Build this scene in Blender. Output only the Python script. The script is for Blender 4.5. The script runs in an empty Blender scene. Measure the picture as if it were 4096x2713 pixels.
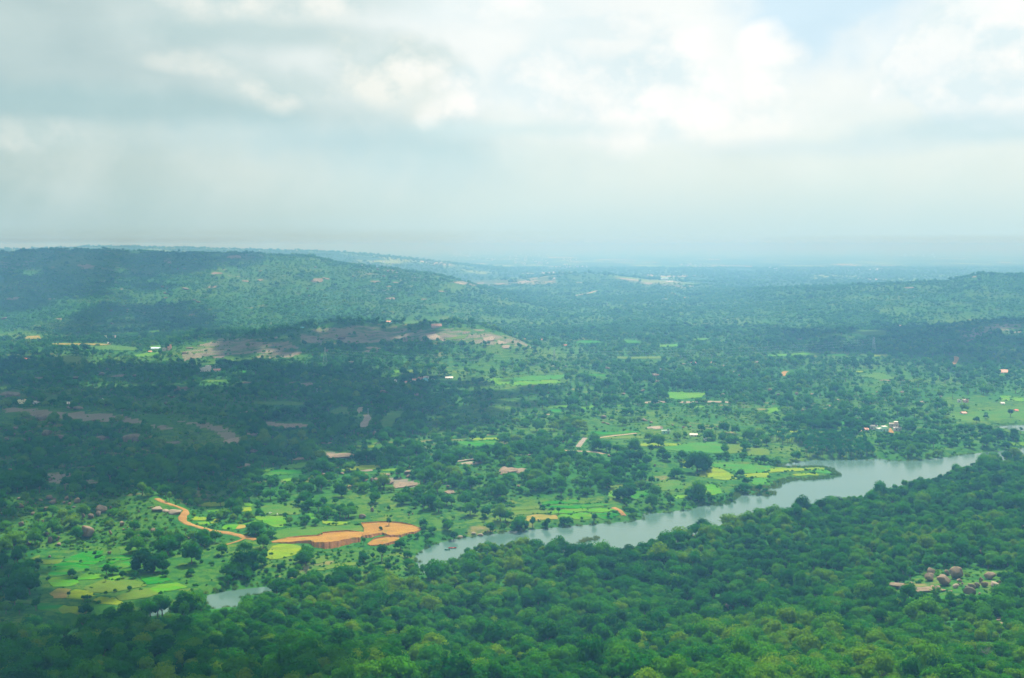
import bpy, math, random
import numpy as np
from mathutils import Vector, Matrix
from mathutils.geometry import delaunay_2d_cdt

random.seed(7)
RNG = np.random.default_rng(7)
S = bpy.context.scene
COL = S.collection
R = math.radians

# ------------------------------------------------------------------ camera, light, sky, exposure
CAM_H = 200.0
FOC, CX, CY, HOR = 4392.0, 2048.0, 1356.5, 980.0          # the photograph's own pixels (4096 wide)
PITCH = math.atan((CY - HOR) / FOC)
SUN_AZ, SUN_EL = R(14), R(50)
SUN_DIR = np.array([math.sin(SUN_AZ) * math.cos(SUN_EL), math.cos(SUN_AZ) * math.cos(SUN_EL), math.sin(SUN_EL)])
HAZE_DENSITY = 2.5e-4
HAZE_COLOR = (0.155, 0.375, 0.73)
SKY_STRENGTH = 0.1
SUN_STRENGTH = 5.0

cam_d = bpy.data.cameras.new('camera')
cam_d.sensor_width = 36.0
cam_d.lens = 36.0 * FOC / 4096.0
cam_d.clip_start = 1.0
cam_d.clip_end = 200000.0
cam = bpy.data.objects.new('camera', cam_d)
COL.objects.link(cam)
cam.location = (0, 0, CAM_H)
cam.rotation_euler = (R(90) - PITCH, 0, 0)
S.camera = cam

sun_d = bpy.data.lights.new('sun', 'SUN')
sun_d.energy = SUN_STRENGTH
sun_d.angle = R(0.53)
sun_d.color = (1.0, 0.95, 0.80)
sun = bpy.data.objects.new('sun', sun_d)
COL.objects.link(sun)
sun.rotation_euler = Vector((-SUN_DIR[0], -SUN_DIR[1], -SUN_DIR[2])).to_track_quat('-Z', 'Y').to_euler()

S.view_settings.view_transform = 'Standard'
S.view_settings.look = 'None'
S.view_settings.exposure = 1.0
S.view_settings.gamma = 1.0
S.view_settings.use_curve_mapping = False
S.render.engine = 'CYCLES'
cy = S.cycles
cy.use_denoising = True
try:
    cy.denoiser = 'OPENIMAGEDENOISE'
    cy.denoising_input_passes = 'RGB_ALBEDO_NORMAL'
except Exception:
    pass
cy.max_bounces = 4
cy.diffuse_bounces = 2
cy.glossy_bounces = 2
cy.transmission_bounces = 2
cy.transparent_max_bounces = 4
cy.volume_bounces = 1
cy.use_adaptive_sampling = False
cy.sample_clamp_indirect = 4.0


class NT:
    """small helper that writes shader nodes as expressions"""
    def __init__(self, tree):
        self.t = tree
    def new(self, kind, **kw):
        n = self.t.nodes.new(kind)
        for k, v in kw.items():
            setattr(n, k, v)
        return n
    def put(self, sock, v):
        if isinstance(v, bpy.types.NodeSocket):
            self.t.links.new(v, sock)
        else:
            if sock.type == 'RGBA' and len(v) == 3:
                v = (*v, 1)
            sock.default_value = v
    def m(self, op, a, b=None, c=None, clamp=False):
        n = self.new('ShaderNodeMath', operation=op)
        n.use_clamp = clamp
        for i, v in enumerate((a, b, c)):
            if v is not None:
                self.put(n.inputs[i], v)
        return n.outputs[0]
    def mix(self, f, a, b, kind='MIX'):
        n = self.new('ShaderNodeMix', data_type='RGBA', blend_type=kind)
        self.put(n.inputs[0], f)
        self.put(n.inputs[6], a)
        self.put(n.inputs[7], b)
        return n.outputs[2]
    def smooth(self, x, a, b):
        n = self.new('ShaderNodeMapRange', interpolation_type='SMOOTHSTEP')
        self.put(n.inputs[0], x)
        n.inputs[1].default_value, n.inputs[2].default_value = a, b
        return n.outputs[0]
    def noise(self, vec, scale, detail=4, rough=0.5, dist=0.0):
        n = self.new('ShaderNodeTexNoise')
        self.put(n.inputs['Vector'], vec)
        n.inputs['Scale'].default_value = scale
        n.inputs['Detail'].default_value = detail
        n.inputs['Roughness'].default_value = rough
        n.inputs['Distortion'].default_value = dist
        return n.outputs['Fac']
    def scale(self, vec, s):
        n = self.new('ShaderNodeVectorMath', operation='MULTIPLY')
        self.put(n.inputs[0], vec)
        n.inputs[1].default_value = s
        return n.outputs[0]
    def add(self, vec, s):
        n = self.new('ShaderNodeVectorMath', operation='ADD')
        self.put(n.inputs[0], vec)
        self.put(n.inputs[1], s)
        return n.outputs[0]
    def ramp(self, f, stops, interp='LINEAR'):
        n = self.new('ShaderNodeValToRGB')
        n.color_ramp.interpolation = interp
        e = n.color_ramp.elements
        while len(e) < len(stops):
            e.new(0.5)
        for i, (p, c) in enumerate(stops):
            e[i].position = p
            e[i].color = (*c, 1)
        self.put(n.inputs[0], f)
        return n.outputs[0]


def build_world():
    w = bpy.data.worlds.new('World')
    S.world = w
    w.use_nodes = True
    t = w.node_tree
    t.nodes.clear()
    n = NT(t)
    out = n.new('ShaderNodeOutputWorld')
    bg = n.new('ShaderNodeBackground')
    t.links.new(bg.outputs[0], out.inputs[0])
    bg.inputs[1].default_value = SKY_STRENGTH
    sky = n.new('ShaderNodeTexSky', sky_type='NISHITA')
    sky.sun_disc = False
    sky.sun_elevation = SUN_EL
    sky.sun_rotation = SUN_AZ
    sky.altitude = 900
    sky.air_density = 1.0
    sky.dust_density = 1.5
    tc = n.new('ShaderNodeTexCoord')
    d = tc.outputs['Generated']
    sep = n.new('ShaderNodeSeparateXYZ')
    t.links.new(d, sep.inputs[0])
    x, y, z = sep.outputs
    DEG = 57.2958
    az = n.m('MULTIPLY', n.m('ARCTAN2', x, y), DEG)
    el = n.m('MULTIPLY', n.m('ARCSINE', z), DEG)
    cv = n.scale(d, (1, 1, 1.25))
    big = n.noise(cv, 5.5, 9, 0.56, 0.15)                    # cumulus scale
    fine = n.noise(n.add(cv, (3.1, 1.7, 0.4)), 15.0, 8, 0.6)
    raised = n.noise(n.add(cv, (0.010, 0.016, 0.035)), 5.5, 9, 0.56, 0.15)   # the same field a little towards the sun
    relief = n.m('SUBTRACT', big, raised)                       # > 0 on the sunny sides of the billows
    wob = n.m('ADD', n.m('MULTIPLY', n.m('SUBTRACT', big, 0.5), 1.7), n.m('MULTIPLY', n.m('SUBTRACT', fine, 0.5), 1.15))

    def puffs(sc, off):
        v = n.new('ShaderNodeTexVoronoi', feature='F1')
        wv = n.new('ShaderNodeTexNoise')
        n.put(wv.inputs['Vector'], n.add(d, off))
        wv.inputs['Scale'].default_value = sc * 0.9
        wv.inputs['Detail'].default_value = 4
        p2 = n.new('ShaderNodeVectorMath', operation='MULTIPLY_ADD')
        n.put(p2.inputs[0], wv.outputs['Color'])
        p2.inputs[1].default_value = (1.1 / sc,) * 3
        n.put(p2.inputs[2], n.add(n.scale(d, (1, 1, 1.15)), off))
        n.put(v.inputs['Vector'], p2.outputs[0])
        v.inputs['Scale'].default_value = sc
        return n.m('SUBTRACT', 0.42, v.outputs['Distance'])
    b1, b2 = puffs(11.0, (0.3, 0.1, 0.0)), puffs(26.0, (1.3, 0.7, 0.2))
    billow = n.m('ADD', n.m('MULTIPLY', b1, 0.9), n.m('MULTIPLY', b2, 0.7))
    wob = n.m('ADD', n.m('MULTIPLY', wob, 0.6), n.m('MULTIPLY', billow, 0.9))

    def blob(a0, e0, ra, re, soft=0.5, wamp=1.0):
        p = n.m('DIVIDE', n.m('SUBTRACT', az, a0), ra)
        q = n.m('DIVIDE', n.m('SUBTRACT', el, e0), re)
        r = n.m('SQRT', n.m('ADD', n.m('MULTIPLY', p, p), n.m('MULTIPLY', q, q)))
        r = n.m('SUBTRACT', r, n.m('MULTIPLY', wob, wamp))
        return n.m('SUBTRACT', 1.0, n.smooth(r, 1.0 - soft, 1.0 + soft))

    K = 0.51 / SKY_STRENGTH
    def c(r, g, b):
        return (r * K, g * K, b * K)
    nish = n.mix(1.0, sky.outputs[0], c(0.105, 0.105, 0.105), 'MULTIPLY')
    blue = n.mix(0.93, nish, c(0.68, 0.86, 0.96))
    # veil of bright high haze over most of the sky
    side = n.smooth(az, -27, 1)
    veil = n.mix(side, c(0.43, 0.57, 0.55), c(0.74, 0.87, 0.83))
    high = n.mix(side, c(0.58, 0.71, 0.70), c(0.93, 0.97, 0.96))
    col = n.mix(n.smooth(el, 1.5, 9.5), veil, high)
    col = n.mix(n.m('MULTIPLY', n.smooth(fine, 0.35, 0.75), 0.18), col, c(0.93, 0.97, 0.93))
    col = n.mix(blob(16.2, 12.6, 5.5, 4.0, 0.45, 0.6), col, blue)
    # general broken cloud over the rest of the dome
    cover = n.m('MULTIPLY', n.smooth(big, 0.46, 0.62), n.smooth(el, 11.0, 20.0))
    col = n.mix(n.m('MULTIPLY', n.smooth(el, 13.0, 24.0), 0.6), col, blue)
    col = n.mix(cover, col, n.mix(n.smooth(big, 0.55, 0.75), c(0.95, 0.97, 0.95), c(0.60, 0.70, 0.74)))
    tone = n.m('ADD', 0.5, n.m('ADD', n.m('MULTIPLY', relief, 8.0), n.m('MULTIPLY', n.m('SUBTRACT', fine, 0.5), 1.6)), clamp=True)
    tone = n.m('ADD', tone, n.m('MULTIPLY', billow, 1.1), clamp=True)
    white = n.mix(tone, c(0.78, 0.90, 0.93), c(1.03, 1.02, 0.99))
    cream = n.mix(tone, c(0.58, 0.72, 0.72), c(0.90, 0.92, 0.86))
    # dark layers on the left
    for a0, e0, ra, re, s, wv, cc, k in (
        (-24, 12.2, 6.5, 3.6, .8, .8, (0.42, 0.56, 0.58), .65),
        (-23, 8.2, 10.0, 1.7, .8, .8, (0.43, 0.58, 0.60), .6),
        (-19, 6.7, 15.0, 0.9, .7, .5, (0.39, 0.58, 0.61), .7),
        (-9, 5.3, 8.0, 1.2, .8, .7, (0.46, 0.67, 0.72), .7),
        (-12.5, 10.4, 6.0, .75, .7, .6, (0.50, 0.66, 0.67), .7),
        (-4.0, 3.8, 6.0, 1.6, .9, .6, (0.53, 0.74, 0.78), .6)):
        col = n.mix(n.m('MULTIPLY', blob(a0, e0, ra, re, s, wv), k), col, c(*cc))
    # cream billows
    for a0, e0, ra, re, s, wv, k in (
        (-10.5, 7.8, 3.6, 1.1, .5, .9, .75), (-15.5, 8.9, 2.6, .5, .6, .8, .5), (-24.0, 5.2, 3.6, .7, .6, .9, .4),
        (-18, 5.1, 2.0, .4, .6, .9, .3), (-12, 12.3, 9.0, 1.2, .5, .6, .7), (-5.5, 8.6, 4.5, 2.2, .4, .9, .8)):
        col = n.mix(n.m('MULTIPLY', blob(a0, e0, ra, re, s, wv), k), col, cream)
    gap = n.m('MULTIPLY', blob(16.4, 13.4, 3.6, 3.8, 0.25, 0.6), 0.92)
    # white cumulus: centre bank and the tower on the right
    for a0, e0, ra, re, s, wv, k in (
        (2.0, 8.3, 7.0, 2.3, .3, 1.0, .8), (9.3, 8.8, 5.0, 2.5, .22, 1.2, .92), (6.0, 10.9, 5.0, 1.0, .2, .9, .6), (8.0, 6.3, 9.0, 1.3, .5, .8, .6),
        (22.3, 9.4, 4.6, 4.4, .13, 1.0, .97), (25.0, 8.0, 5.0, 2.6, .25, 1.0, .9), (-1.0, 11.8, 7.0, 1.3, .5, .7, .5)):
        if a0 > 22 and gap is not None:
            col = n.mix(gap, col, blue); gap = None
        col = n.mix(n.m('MULTIPLY', blob(a0, e0, ra, re, s, wv), k), col, white)
    for a0, e0, ra, re, s, wv, cc, k in (
        (23, 5.5, 6.0, .8, .6, .7, (0.60, 0.80, 0.86), .7), (20.0, 8.6, 2.0, .9, .5, .9, (0.74, 0.88, 0.94), .3),
        (0.5, 5.9, 4.5, .5, .7, .8, (0.66, 0.84, 0.86), .6), (16, 4.8, 5.0, .5, .7, .7, (0.68, 0.84, 0.88), .5),
        (25.5, 12.8, 2.0, .6, .6, .7, (0.70, 0.84, 0.92), .5)):
        col = n.mix(n.m('MULTIPLY', blob(a0, e0, ra, re, s, wv), k), col, c(*cc))
    # sun shafts: broad pale streaks slanting under the clouds (bright air below gaps)
    sl = n.m('ADD', az, n.m('MULTIPLY', el, -0.55))
    comb = n.new('ShaderNodeCombineXYZ')
    n.put(comb.inputs[0], sl)
    shaft = n.noise(comb.outputs[0], 0.16, 3, 0.5)
    amt = n.m('MULTIPLY', n.m('MULTIPLY', n.smooth(shaft, 0.42, 0.62), 0.26), n.m('SUBTRACT', 1.0, n.smooth(el, 2.0, 6.5)))
    col = n.mix(amt, col, c(0.80, 0.87, 0.82))
    col = n.mix(n.m('MULTIPLY', n.m('SUBTRACT', 1.0, n.smooth(el, 0.0, 4.0)), 0.85), col, n.mix(side, c(0.43, 0.61, 0.62), c(0.55, 0.77, 0.80)))
    mott = n.noise(n.add(n.scale(d, (1, 1, 1.6)), (5.0, 2.0, 1.0)), 9.0, 9, 0.62)
    col = n.mix(n.m('MULTIPLY', n.smooth(el, 1.0, 6.0), 0.9), col, n.mix(mott, n.mix(1.0, col, (0.86, 0.91, 0.92), 'MULTIPLY'), n.mix(1.0, col, (1.12, 1.09, 1.07), 'MULTIPLY')))
    t.links.new(col, bg.inputs[0])
    w.cycles.sampling_method = 'MANUAL'
    w.cycles.sample_map_resolution = 512


build_world()

# ------------------------------------------------------------------ numpy noise and geometry helpers
def _hash(ix, iy, seed):
    h = (ix.astype(np.int64) * 374761393 + iy.astype(np.int64) * 668265263 + seed * 974634541) & 0xFFFFFFFF
    h = ((h ^ (h >> 13)) * 1274126177) & 0xFFFFFFFF
    return ((h ^ (h >> 16)) & 0xFFFFFF) / float(0xFFFFFF)

def vnoise(x, y, seed=0):
    x = np.asarray(x, float); y = np.asarray(y, float)
    ix, iy = np.floor(x), np.floor(y)
    fx, fy = x - ix, y - iy
    fx = fx * fx * (3 - 2 * fx); fy = fy * fy * (3 - 2 * fy)
    a, b = _hash(ix, iy, seed), _hash(ix + 1, iy, seed)
    c, d = _hash(ix, iy + 1, seed), _hash(ix + 1, iy + 1, seed)
    return ((a * (1 - fx) + b * fx) * (1 - fy) + (c * (1 - fx) + d * fx) * fy) * 2 - 1

def fbm(x, y, octv=4, seed=0, gain=0.5):
    s, a, t = 0, 1, 0
    for o in range(octv):
        s = s + a * vnoise(x * 2 ** o + 17.3 * o, y * 2 ** o - 9.1 * o, seed + o)
        t += a; a *= gain
    return s / t

def sstep(x, a, b):
    t = np.clip((x - a) / (b - a), 0, 1)
    return t * t * (3 - 2 * t)

SP, CP = math.sin(PITCH), math.cos(PITCH)
def ray(px, py):
    """direction with forward (y) part 1 through a place of the photograph"""
    a = (np.asarray(px, float) - CX) / FOC
    b = -(np.asarray(py, float) - CY) / FOC
    dy = CP + b * SP
    dz = -SP + b * CP
    return a / dy, dz / dy

def project(x, y, z):
    dz = z - CAM_H
    dep = y * CP - dz * SP
    up = y * SP + dz * CP
    dep = np.where(dep < 1, 1, dep)
    return CX + FOC * x / dep, CY - FOC * up / dep

def at_height(pts, z0):
    p = np.asarray(pts, float)
    ux, uz = ray(p[:, 0], p[:, 1])
    t = (z0 - CAM_H) / uz
    return np.stack([ux * t, t], 1)

def inside(px, py, poly):
    poly = np.asarray(poly, float)
    px = np.asarray(px); py = np.asarray(py)
    res = np.zeros(px.shape, bool)
    lo, hi = poly.min(0), poly.max(0)
    sel = np.where((px >= lo[0]) & (px <= hi[0]) & (py >= lo[1]) & (py <= hi[1]))[0]
    if not len(sel):
        return res
    X, Y = px[sel], py[sel]
    ins = np.zeros(len(sel), bool)
    j = len(poly) - 1
    for i in range(len(poly)):
        xi, yi = poly[i]; xj, yj = poly[j]
        if yi != yj:
            c = ((yi > Y) != (yj > Y)) & (X < (xj - xi) * (Y - yi) / (yj - yi) + xi)
            ins ^= c
        j = i
    res[sel] = ins
    return res

def seg_dist(x, y, line, closed=False):
    d = np.full(np.shape(x), 1e9)
    L = np.asarray(line, float)
    n = len(L)
    for i in range(n if closed else n - 1):
        a, b = L[i], L[(i + 1) % n]
        v = b - a
        q = max(float(v @ v), 1e-9)
        t = np.clip(((x - a[0]) * v[0] + (y - a[1]) * v[1]) / q, 0, 1)
        d = np.minimum(d, np.hypot(x - a[0] - t * v[0], y - a[1] - t * v[1]))
    return d

ORG = {'R1': (0, 900), 'R2': (1024, 900), 'R3': (2048, 900), 'R4': (3072, 900), 'R5': (0, 1500), 'R6': (1024, 1500), 'R7': (2048, 1500), 'R8': (3072, 1500),
       'B1': (0, 2013), 'B2': (1024, 2013), 'B3': (2048, 2013), 'B4': (3072, 2013)}
ZK = 1024.0 / 2294.0
def Z(k, pts):
    ox, oy = ORG[k]
    return [(ox + x * ZK, oy + y * ZK) for x, y in pts]

# ------------------------------------------------------------------ water outlines
far_shore = (Z('B2', [(1430, 500), (1455, 450), (1530, 402), (1620, 368), (1700, 345), (1800, 322), (1950, 300), (2294, 255)])
    + Z('R7', [(200, 1388), (400, 1370), (600, 1350), (800, 1335), (1000, 1320), (1165, 1305), (1172, 1265), (1200, 1235), (1350, 1240), (1500, 1220), (1650, 1195), (1690, 1165),
               (1850, 1170), (1975, 1147), (2000, 1100), (2060, 1070), (2120, 1066), (2190, 1076), (2294, 1085)])
    + Z('R8', [(40, 1078), (66, 1065), (60, 1052), (0, 1048)]) + Z('R7', [(2210, 1040), (2180, 1025), (2230, 1014)])
    + Z('R8', [(0, 1020), (85, 1010), (100, 980), (150, 962), (220, 945), (400, 942), (560, 925), (640, 900), (605, 865), (560, 835), (470, 820), (300, 826), (160, 826), (110, 812),
               (150, 796), (230, 786), (300, 775), (450, 765), (700, 762), (950, 760), (965, 748), (1080, 765), (1200, 772), (1300, 769), (1450, 756), (1490, 745), (1600, 742), (1700, 722),
               (1900, 700), (2050, 688), (2180, 668), (2294, 652), (2600, 620)]))
near_line = (Z('R8', [(2600, 640), (2294, 674), (2150, 690), (1950, 722), (1750, 796), (1580, 852), (1500, 890), (1400, 905), (1270, 940), (1130, 970), (1010, 1000), (880, 1035), (740, 1060),
                      (660, 1080), (540, 1112), (400, 1132), (200, 1162), (40, 1187)])
    + Z('R7', [(2200, 1190), (2060, 1242), (1980, 1262), (1840, 1302), (1640, 1352), (1540, 1400), (1300, 1437), (1180, 1452), (1120, 1482), (950, 1535), (900, 1535), (780, 1520), (640, 1530),
               (580, 1500), (400, 1470), (200, 1470), (0, 1462)])
    + Z('R6', [(2150, 1462), (2000, 1482), (1880, 1505)]) + Z('B2', [(1860, 392), (1800, 422), (1790, 460), (1700, 490), (1620, 505), (1580, 530), (1500, 525)]))
far_w = at_height(far_shore, 0.0)
near_w = at_height(near_line, 7.0)
LAKE = np.vstack([far_w, near_w])
POOLS_PX = [Z('B1', [(1830, 850), (1890, 818), (2050, 790), (2294, 758), (2390, 748), (2470, 765), (2400, 790), (2294, 812), (2150, 830), (2120, 930), (2000, 930), (1940, 945), (1890, 925), (1855, 880)]),
            Z('B1', [(1255, 1010), (1350, 978), (1420, 958), (1500, 935), (1590, 922), (1580, 955), (1480, 990), (1350, 1025), (1265, 1045)]),
            Z('B1', [(810, 1108), (875, 1098), (870, 1130), (830, 1140)]),
            Z('B1', [(505, 1158), (595, 1155), (590, 1195), (545, 1215)]),
            Z('B1', [(640, 1150), (695, 1140), (690, 1180), (660, 1190)])]
POOLS = [at_height(p, 0.0) for p in POOLS_PX]
POND_PX = Z('R8', [(2010, 476), (2100, 455), (2200, 447), (2294, 447), (2500, 455), (2500, 510), (2294, 506), (2200, 500), (2120, 482)])
POND = at_height(POND_PX, 0.0)
WATERS = [LAKE] + POOLS + [POND]
ISLE = at_height(Z('R7', [(590, 1500), (640, 1485), (700, 1468), (760, 1460), (780, 1470), (740, 1482), (680, 1495), (640, 1505), (600, 1510)]), 0.0)

def water_sd(x, y):
    """signed distance to water, negative inside"""
    x = np.asarray(x, float); y = np.asarray(y, float)
    out = np.full(x.shape, 300.0)
    for W in WATERS:
        lo, hi = W.min(0) - 150, W.max(0) + 150
        s = np.where((x > lo[0]) & (x < hi[0]) & (y > lo[1]) & (y < hi[1]))[0]
        if not len(s):
            continue
        d = seg_dist(x[s], y[s], W, True)
        d = np.where(inside(x[s], y[s], W), -d, d)
        out[s] = np.minimum(out[s], d)
    lo, hi = ISLE.min(0) - 40, ISLE.max(0) + 40
    s = np.where((x > lo[0]) & (x < hi[0]) & (y > lo[1]) & (y < hi[1]))[0]
    if len(s):
        d = seg_dist(x[s], y[s], ISLE, True)
        d = np.where(inside(x[s], y[s], ISLE), d, -d)
        out[s] = np.maximum(out[s], d)
    return out

# ------------------------------------------------------------------ terrain height
def _hill(pts, foot, back, side=1.0):
    p = np.array(pts, float)
    ux, uz = ray(p[:, 0], p[:, 1])
    return dict(u=ux, d=p[:, 2], z=np.maximum(CAM_H + uz * p[:, 2], 0), foot=foot, back=back)

HILLS = dict(
    left=_hill([(-1400, 1200, 3000), (-600, 1075, 3300), (-300, 1048, 3500), (0, 1028, 3700), (120, 1012, 3800), (250, 1004, 3900), (500, 1010, 4000), (800, 1016, 4100), (1000, 1022, 4100), (1250, 1035, 4100), (1330, 1052, 4050),
                (1500, 1075, 4000), (1600, 1085, 4000), (1750, 1110, 3900), (1850, 1135, 3800), (2000, 1190, 3600), (2150, 1232, 3500)], 2450, 1500),
    knoll=_hill([(560, 1430, 1950), (650, 1400, 2050), (800, 1346, 2150), (1100, 1336, 2150), (1250, 1308, 2150), (1400, 1292, 2150), (1560, 1308, 2150), (1700, 1308, 2120), (1900, 1306, 2100), (2000, 1336, 2050),
                 (2080, 1375, 1980), (2130, 1402, 1950), (2250, 1440, 1900)], 1790, 260),
    right=_hill([(2800, 1192, 4200), (3000, 1172, 4000), (3200, 1165, 3800), (3400, 1155, 3700), (3600, 1145, 3700), (3780, 1140, 3700), (3850, 1122, 3700), (3930, 1102, 3700), (4096, 1108, 3700), (4300, 1112, 3700), (5200, 1200, 3700)], 2600, 1200),
    dark=_hill([(3450, 1385, 2150), (3600, 1368, 2250), (3700, 1340, 2300), (3850, 1307, 2300), (3950, 1298, 2300), (4096, 1293, 2300), (4400, 1290, 2300), (5000, 1400, 2300)], 1950, 300),
    mound=_hill([(3200, 1395, 2150), (3280, 1345, 2200), (3350, 1332, 2200), (3430, 1340, 2200), (3520, 1365, 2200), (3570, 1395, 2150)], 2060, 160),
    quarry=_hill([(1800, 1150, 5200), (1950, 1130, 5500), (2100, 1120, 5500), (2200, 1108, 5500), (2350, 1100, 5500), (2450, 1105, 5500), (2600, 1125, 5400), (2750, 1140, 5200), (2900, 1150, 5000)], 4300, 900),
    far=_hill([(-900, 1020, 7000), (0, 1004, 7300), (300, 996, 7500), (390, 985, 7500), (560, 994, 7500), (900, 1001, 7500), (1100, 1008, 7700), (1350, 1012, 8000), (1500, 1024, 8000), (1700, 1048, 8000), (1900, 1072, 8000), (2050, 1090, 8000)], 5300, 3000),
    slab=_hill([(-300, 1665, 1160), (100, 1650, 1200), (300, 1642, 1220), (450, 1645, 1220), (600, 1690, 1180), (750, 1690, 1180), (850, 1690, 1170), (950, 1712, 1150), (1050, 1775, 1090)], 1065, 120),
    scrub=_hill([(-500, 1950, 850), (0, 1958, 842), (200, 1962, 840), (450, 1972, 830), (620, 2000, 805), (750, 2080, 770), (850, 2150, 740)], 688, 90),
    wooded=_hill([(1650, 1990, 860), (1800, 1900, 900), (1950, 1860, 930), (2050, 1850, 930), (2200, 1870, 920), (2350, 1920, 890), (2500, 1985, 850)], 770, 120))

def raw_height(x, y):
    yy = np.maximum(y, 1.0)
    u = np.clip(x / yy, -3, 3)
    h = np.zeros(np.shape(x))
    for H in HILLS.values():
        hz = np.interp(u, H['u'], H['z'], left=0, right=0)
        hd = np.interp(u, H['u'], H['d'])
        wob = 1 + 0.03 * fbm(u * 30, y / 300, 3, 5)
        t = np.clip((y * wob - H['foot']) / np.maximum(hd - H['foot'], 1), 0, None)
        front = np.where(t < 1, np.where(t < 0.25, 2.0 * t * t, 0.125 + (t - 0.25) * 1.0), 1)
        front = np.clip(front + 0.125 * sstep(t, 0.5, 1.0), 0, 1)
        fall = 1 - sstep(y, hd + 0.08 * H['back'], hd + H['back'])
        h = np.maximum(h, hz * np.where(t < 1, front, fall))
    lump = fbm(x / 260, y / 260, 4, 11)
    ridge = 1 - np.abs(fbm(x / 190, y / 190, 3, 23))
    h = h + np.clip(h / 60, 0, 1) * (lump * 7 + (ridge - 0.75) * 10)
    h = np.maximum(h, 0)
    far = sstep(y, 4500, 12000)
    base = 2.6 + 1.7 * fbm(x / 230, y / 230, 3, 3) + 10 * far * fbm(x / 2600, y / 1500, 3, 41)
    base = np.maximum(base, 0.7)
    near = np.interp(y, [-4000, 0, 40, 120, 300, 395, 470, 540, 605], [193, 193, 150, 110, 66, 41, 20, 6, 0])
    right = 17 * sstep(u, 0.12, 0.48) * sstep(y, 380, 560) * (1 - sstep(y, 640, 900))
    near = near * (1 + 0.06 * fbm(x / 70, y / 70, 3, 8)) + right
    return h + base + near

# terrain grid: polar about the viewpoint, fine inside the view
A_IN = np.linspace(-35, 35, 431)
A_OUT = np.linspace(35, 325, 59)[1:-1]
ANG = np.radians(np.concatenate([A_IN, A_OUT]))
RAD = np.concatenate([[4.0, 20.0, 60.0, 120.0, 200.0], np.geomspace(280, 9000, 420), np.geomspace(9300, 45000, 60)])
nA, nR = len(ANG), len(RAD)
gA, gR = np.meshgrid(ANG, RAD)
GX, GY = gR * np.sin(gA), gR * np.cos(gA)
GZ = raw_height(GX.ravel(), GY.ravel())
sdw = water_sd(GX.ravel(), GY.ravel())
shore = np.where(sdw < 0, -np.minimum(3.0, 0.3 - 0.15 * sdw), 0.12 * sdw + 0.02 + np.maximum(0, sdw - 8) * 0.5)
GZ = np.minimum(GZ, shore).reshape(nR, nA)
SDW = sdw.reshape(nR, nA)
LR, AD = np.log(RAD), A_IN

def ground(x, y):
    """terrain height, read from the built mesh"""
    x = np.asarray(x, float); y = np.asarray(y, float)
    r = np.log(np.maximum(np.hypot(x, y), RAD[0]))
    a = np.degrees(np.arctan2(x, y))
    i = np.clip(np.searchsorted(LR, r) - 1, 0, nR - 2)
    fi = np.clip((np.exp(r) - RAD[i]) / (RAD[i + 1] - RAD[i]), 0, 1)
    ja = np.clip((a - AD[0]) / (AD[1] - AD[0]), 0, len(AD) - 1.001)
    j = ja.astype(int); fj = ja - j
    return (GZ[i, j] * (1 - fi) * (1 - fj) + GZ[i + 1, j] * fi * (1 - fj) + GZ[i, j + 1] * (1 - fi) * fj + GZ[i + 1, j + 1] * fi * fj)

_T = np.geomspace(230, 44000, 900)
def place(pts):
    """where the sight line through each place of the photograph meets the ground: rows of x, y, z"""
    p = np.atleast_2d(np.asarray(pts, float))
    ux, uz = ray(p[:, 0], p[:, 1])
    out = np.zeros((len(p), 3))
    for k0 in range(0, len(p), 400):
        s = slice(k0, k0 + 400)
        X = ux[s, None] * _T[None]; Y = np.broadcast_to(_T[None], X.shape)
        d = CAM_H + uz[s, None] * _T[None] - ground(X, Y)
        hit = d < 0
        i = np.where(hit.any(1), hit.argmax(1), len(_T) - 1)
        i = np.maximum(i, 1)
        rr = np.arange(len(i))
        d0, d1 = d[rr, i - 1], d[rr, i]
        f = np.clip(d0 / np.where(np.abs(d0 - d1) < 1e-9, 1e-9, d0 - d1), 0, 1)
        t = _T[i - 1] + f * (_T[i] - _T[i - 1])
        out[s, 0], out[s, 1] = ux[s] * t, t
    out[:, 2] = ground(out[:, 0], out[:, 1])
    return out

# ------------------------------------------------------------------ object helpers
def mesh_of(name, verts, faces, mats=(), smooth=False, fmat=None):
    me = bpy.data.meshes.new(name)
    me.from_pydata([tuple(v) for v in verts], [], [tuple(f) for f in faces])
    for m in mats:
        me.materials.append(m)
    if fmat is not None:
        me.polygons.foreach_set('material_index', np.asarray(fmat, np.int32))
    if smooth:
        me.polygons.foreach_set('use_smooth', np.ones(len(me.polygons), bool))
    me.update()
    return me

def quad_mesh(name, verts, quads, mats=(), smooth=True):
    me = bpy.data.meshes.new(name)
    v = np.asarray(verts, np.float32); q = np.asarray(quads, np.int32)
    k = q.shape[1]
    me.vertices.add(len(v)); me.vertices.foreach_set('co', v.ravel())
    me.loops.add(q.size); me.loops.foreach_set('vertex_index', q.ravel())
    me.polygons.add(len(q))
    me.polygons.foreach_set('loop_start', np.arange(0, q.size, k, dtype=np.int32))
    me.polygons.foreach_set('use_smooth', np.full(len(q), smooth))
    for m in mats:
        me.materials.append(m)
    me.update(calc_edges=True)
    me.validate()
    return me

def obj(name, me, parent=None, loc=(0, 0, 0), rot=(0, 0, 0), sc=(1, 1, 1)):
    o = bpy.data.objects.new(name, me)
    COL.objects.link(o)
    o.location = loc; o.rotation_euler = rot; o.scale = sc
    if parent is not None:
        o.parent = parent
    return o

def tag(o, label=None, cat=None, group=None, kind=None):
    if label: o['label'] = label
    if cat: o['category'] = cat
    if group: o['group'] = group
    if kind: o['kind'] = kind
    return o

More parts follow.
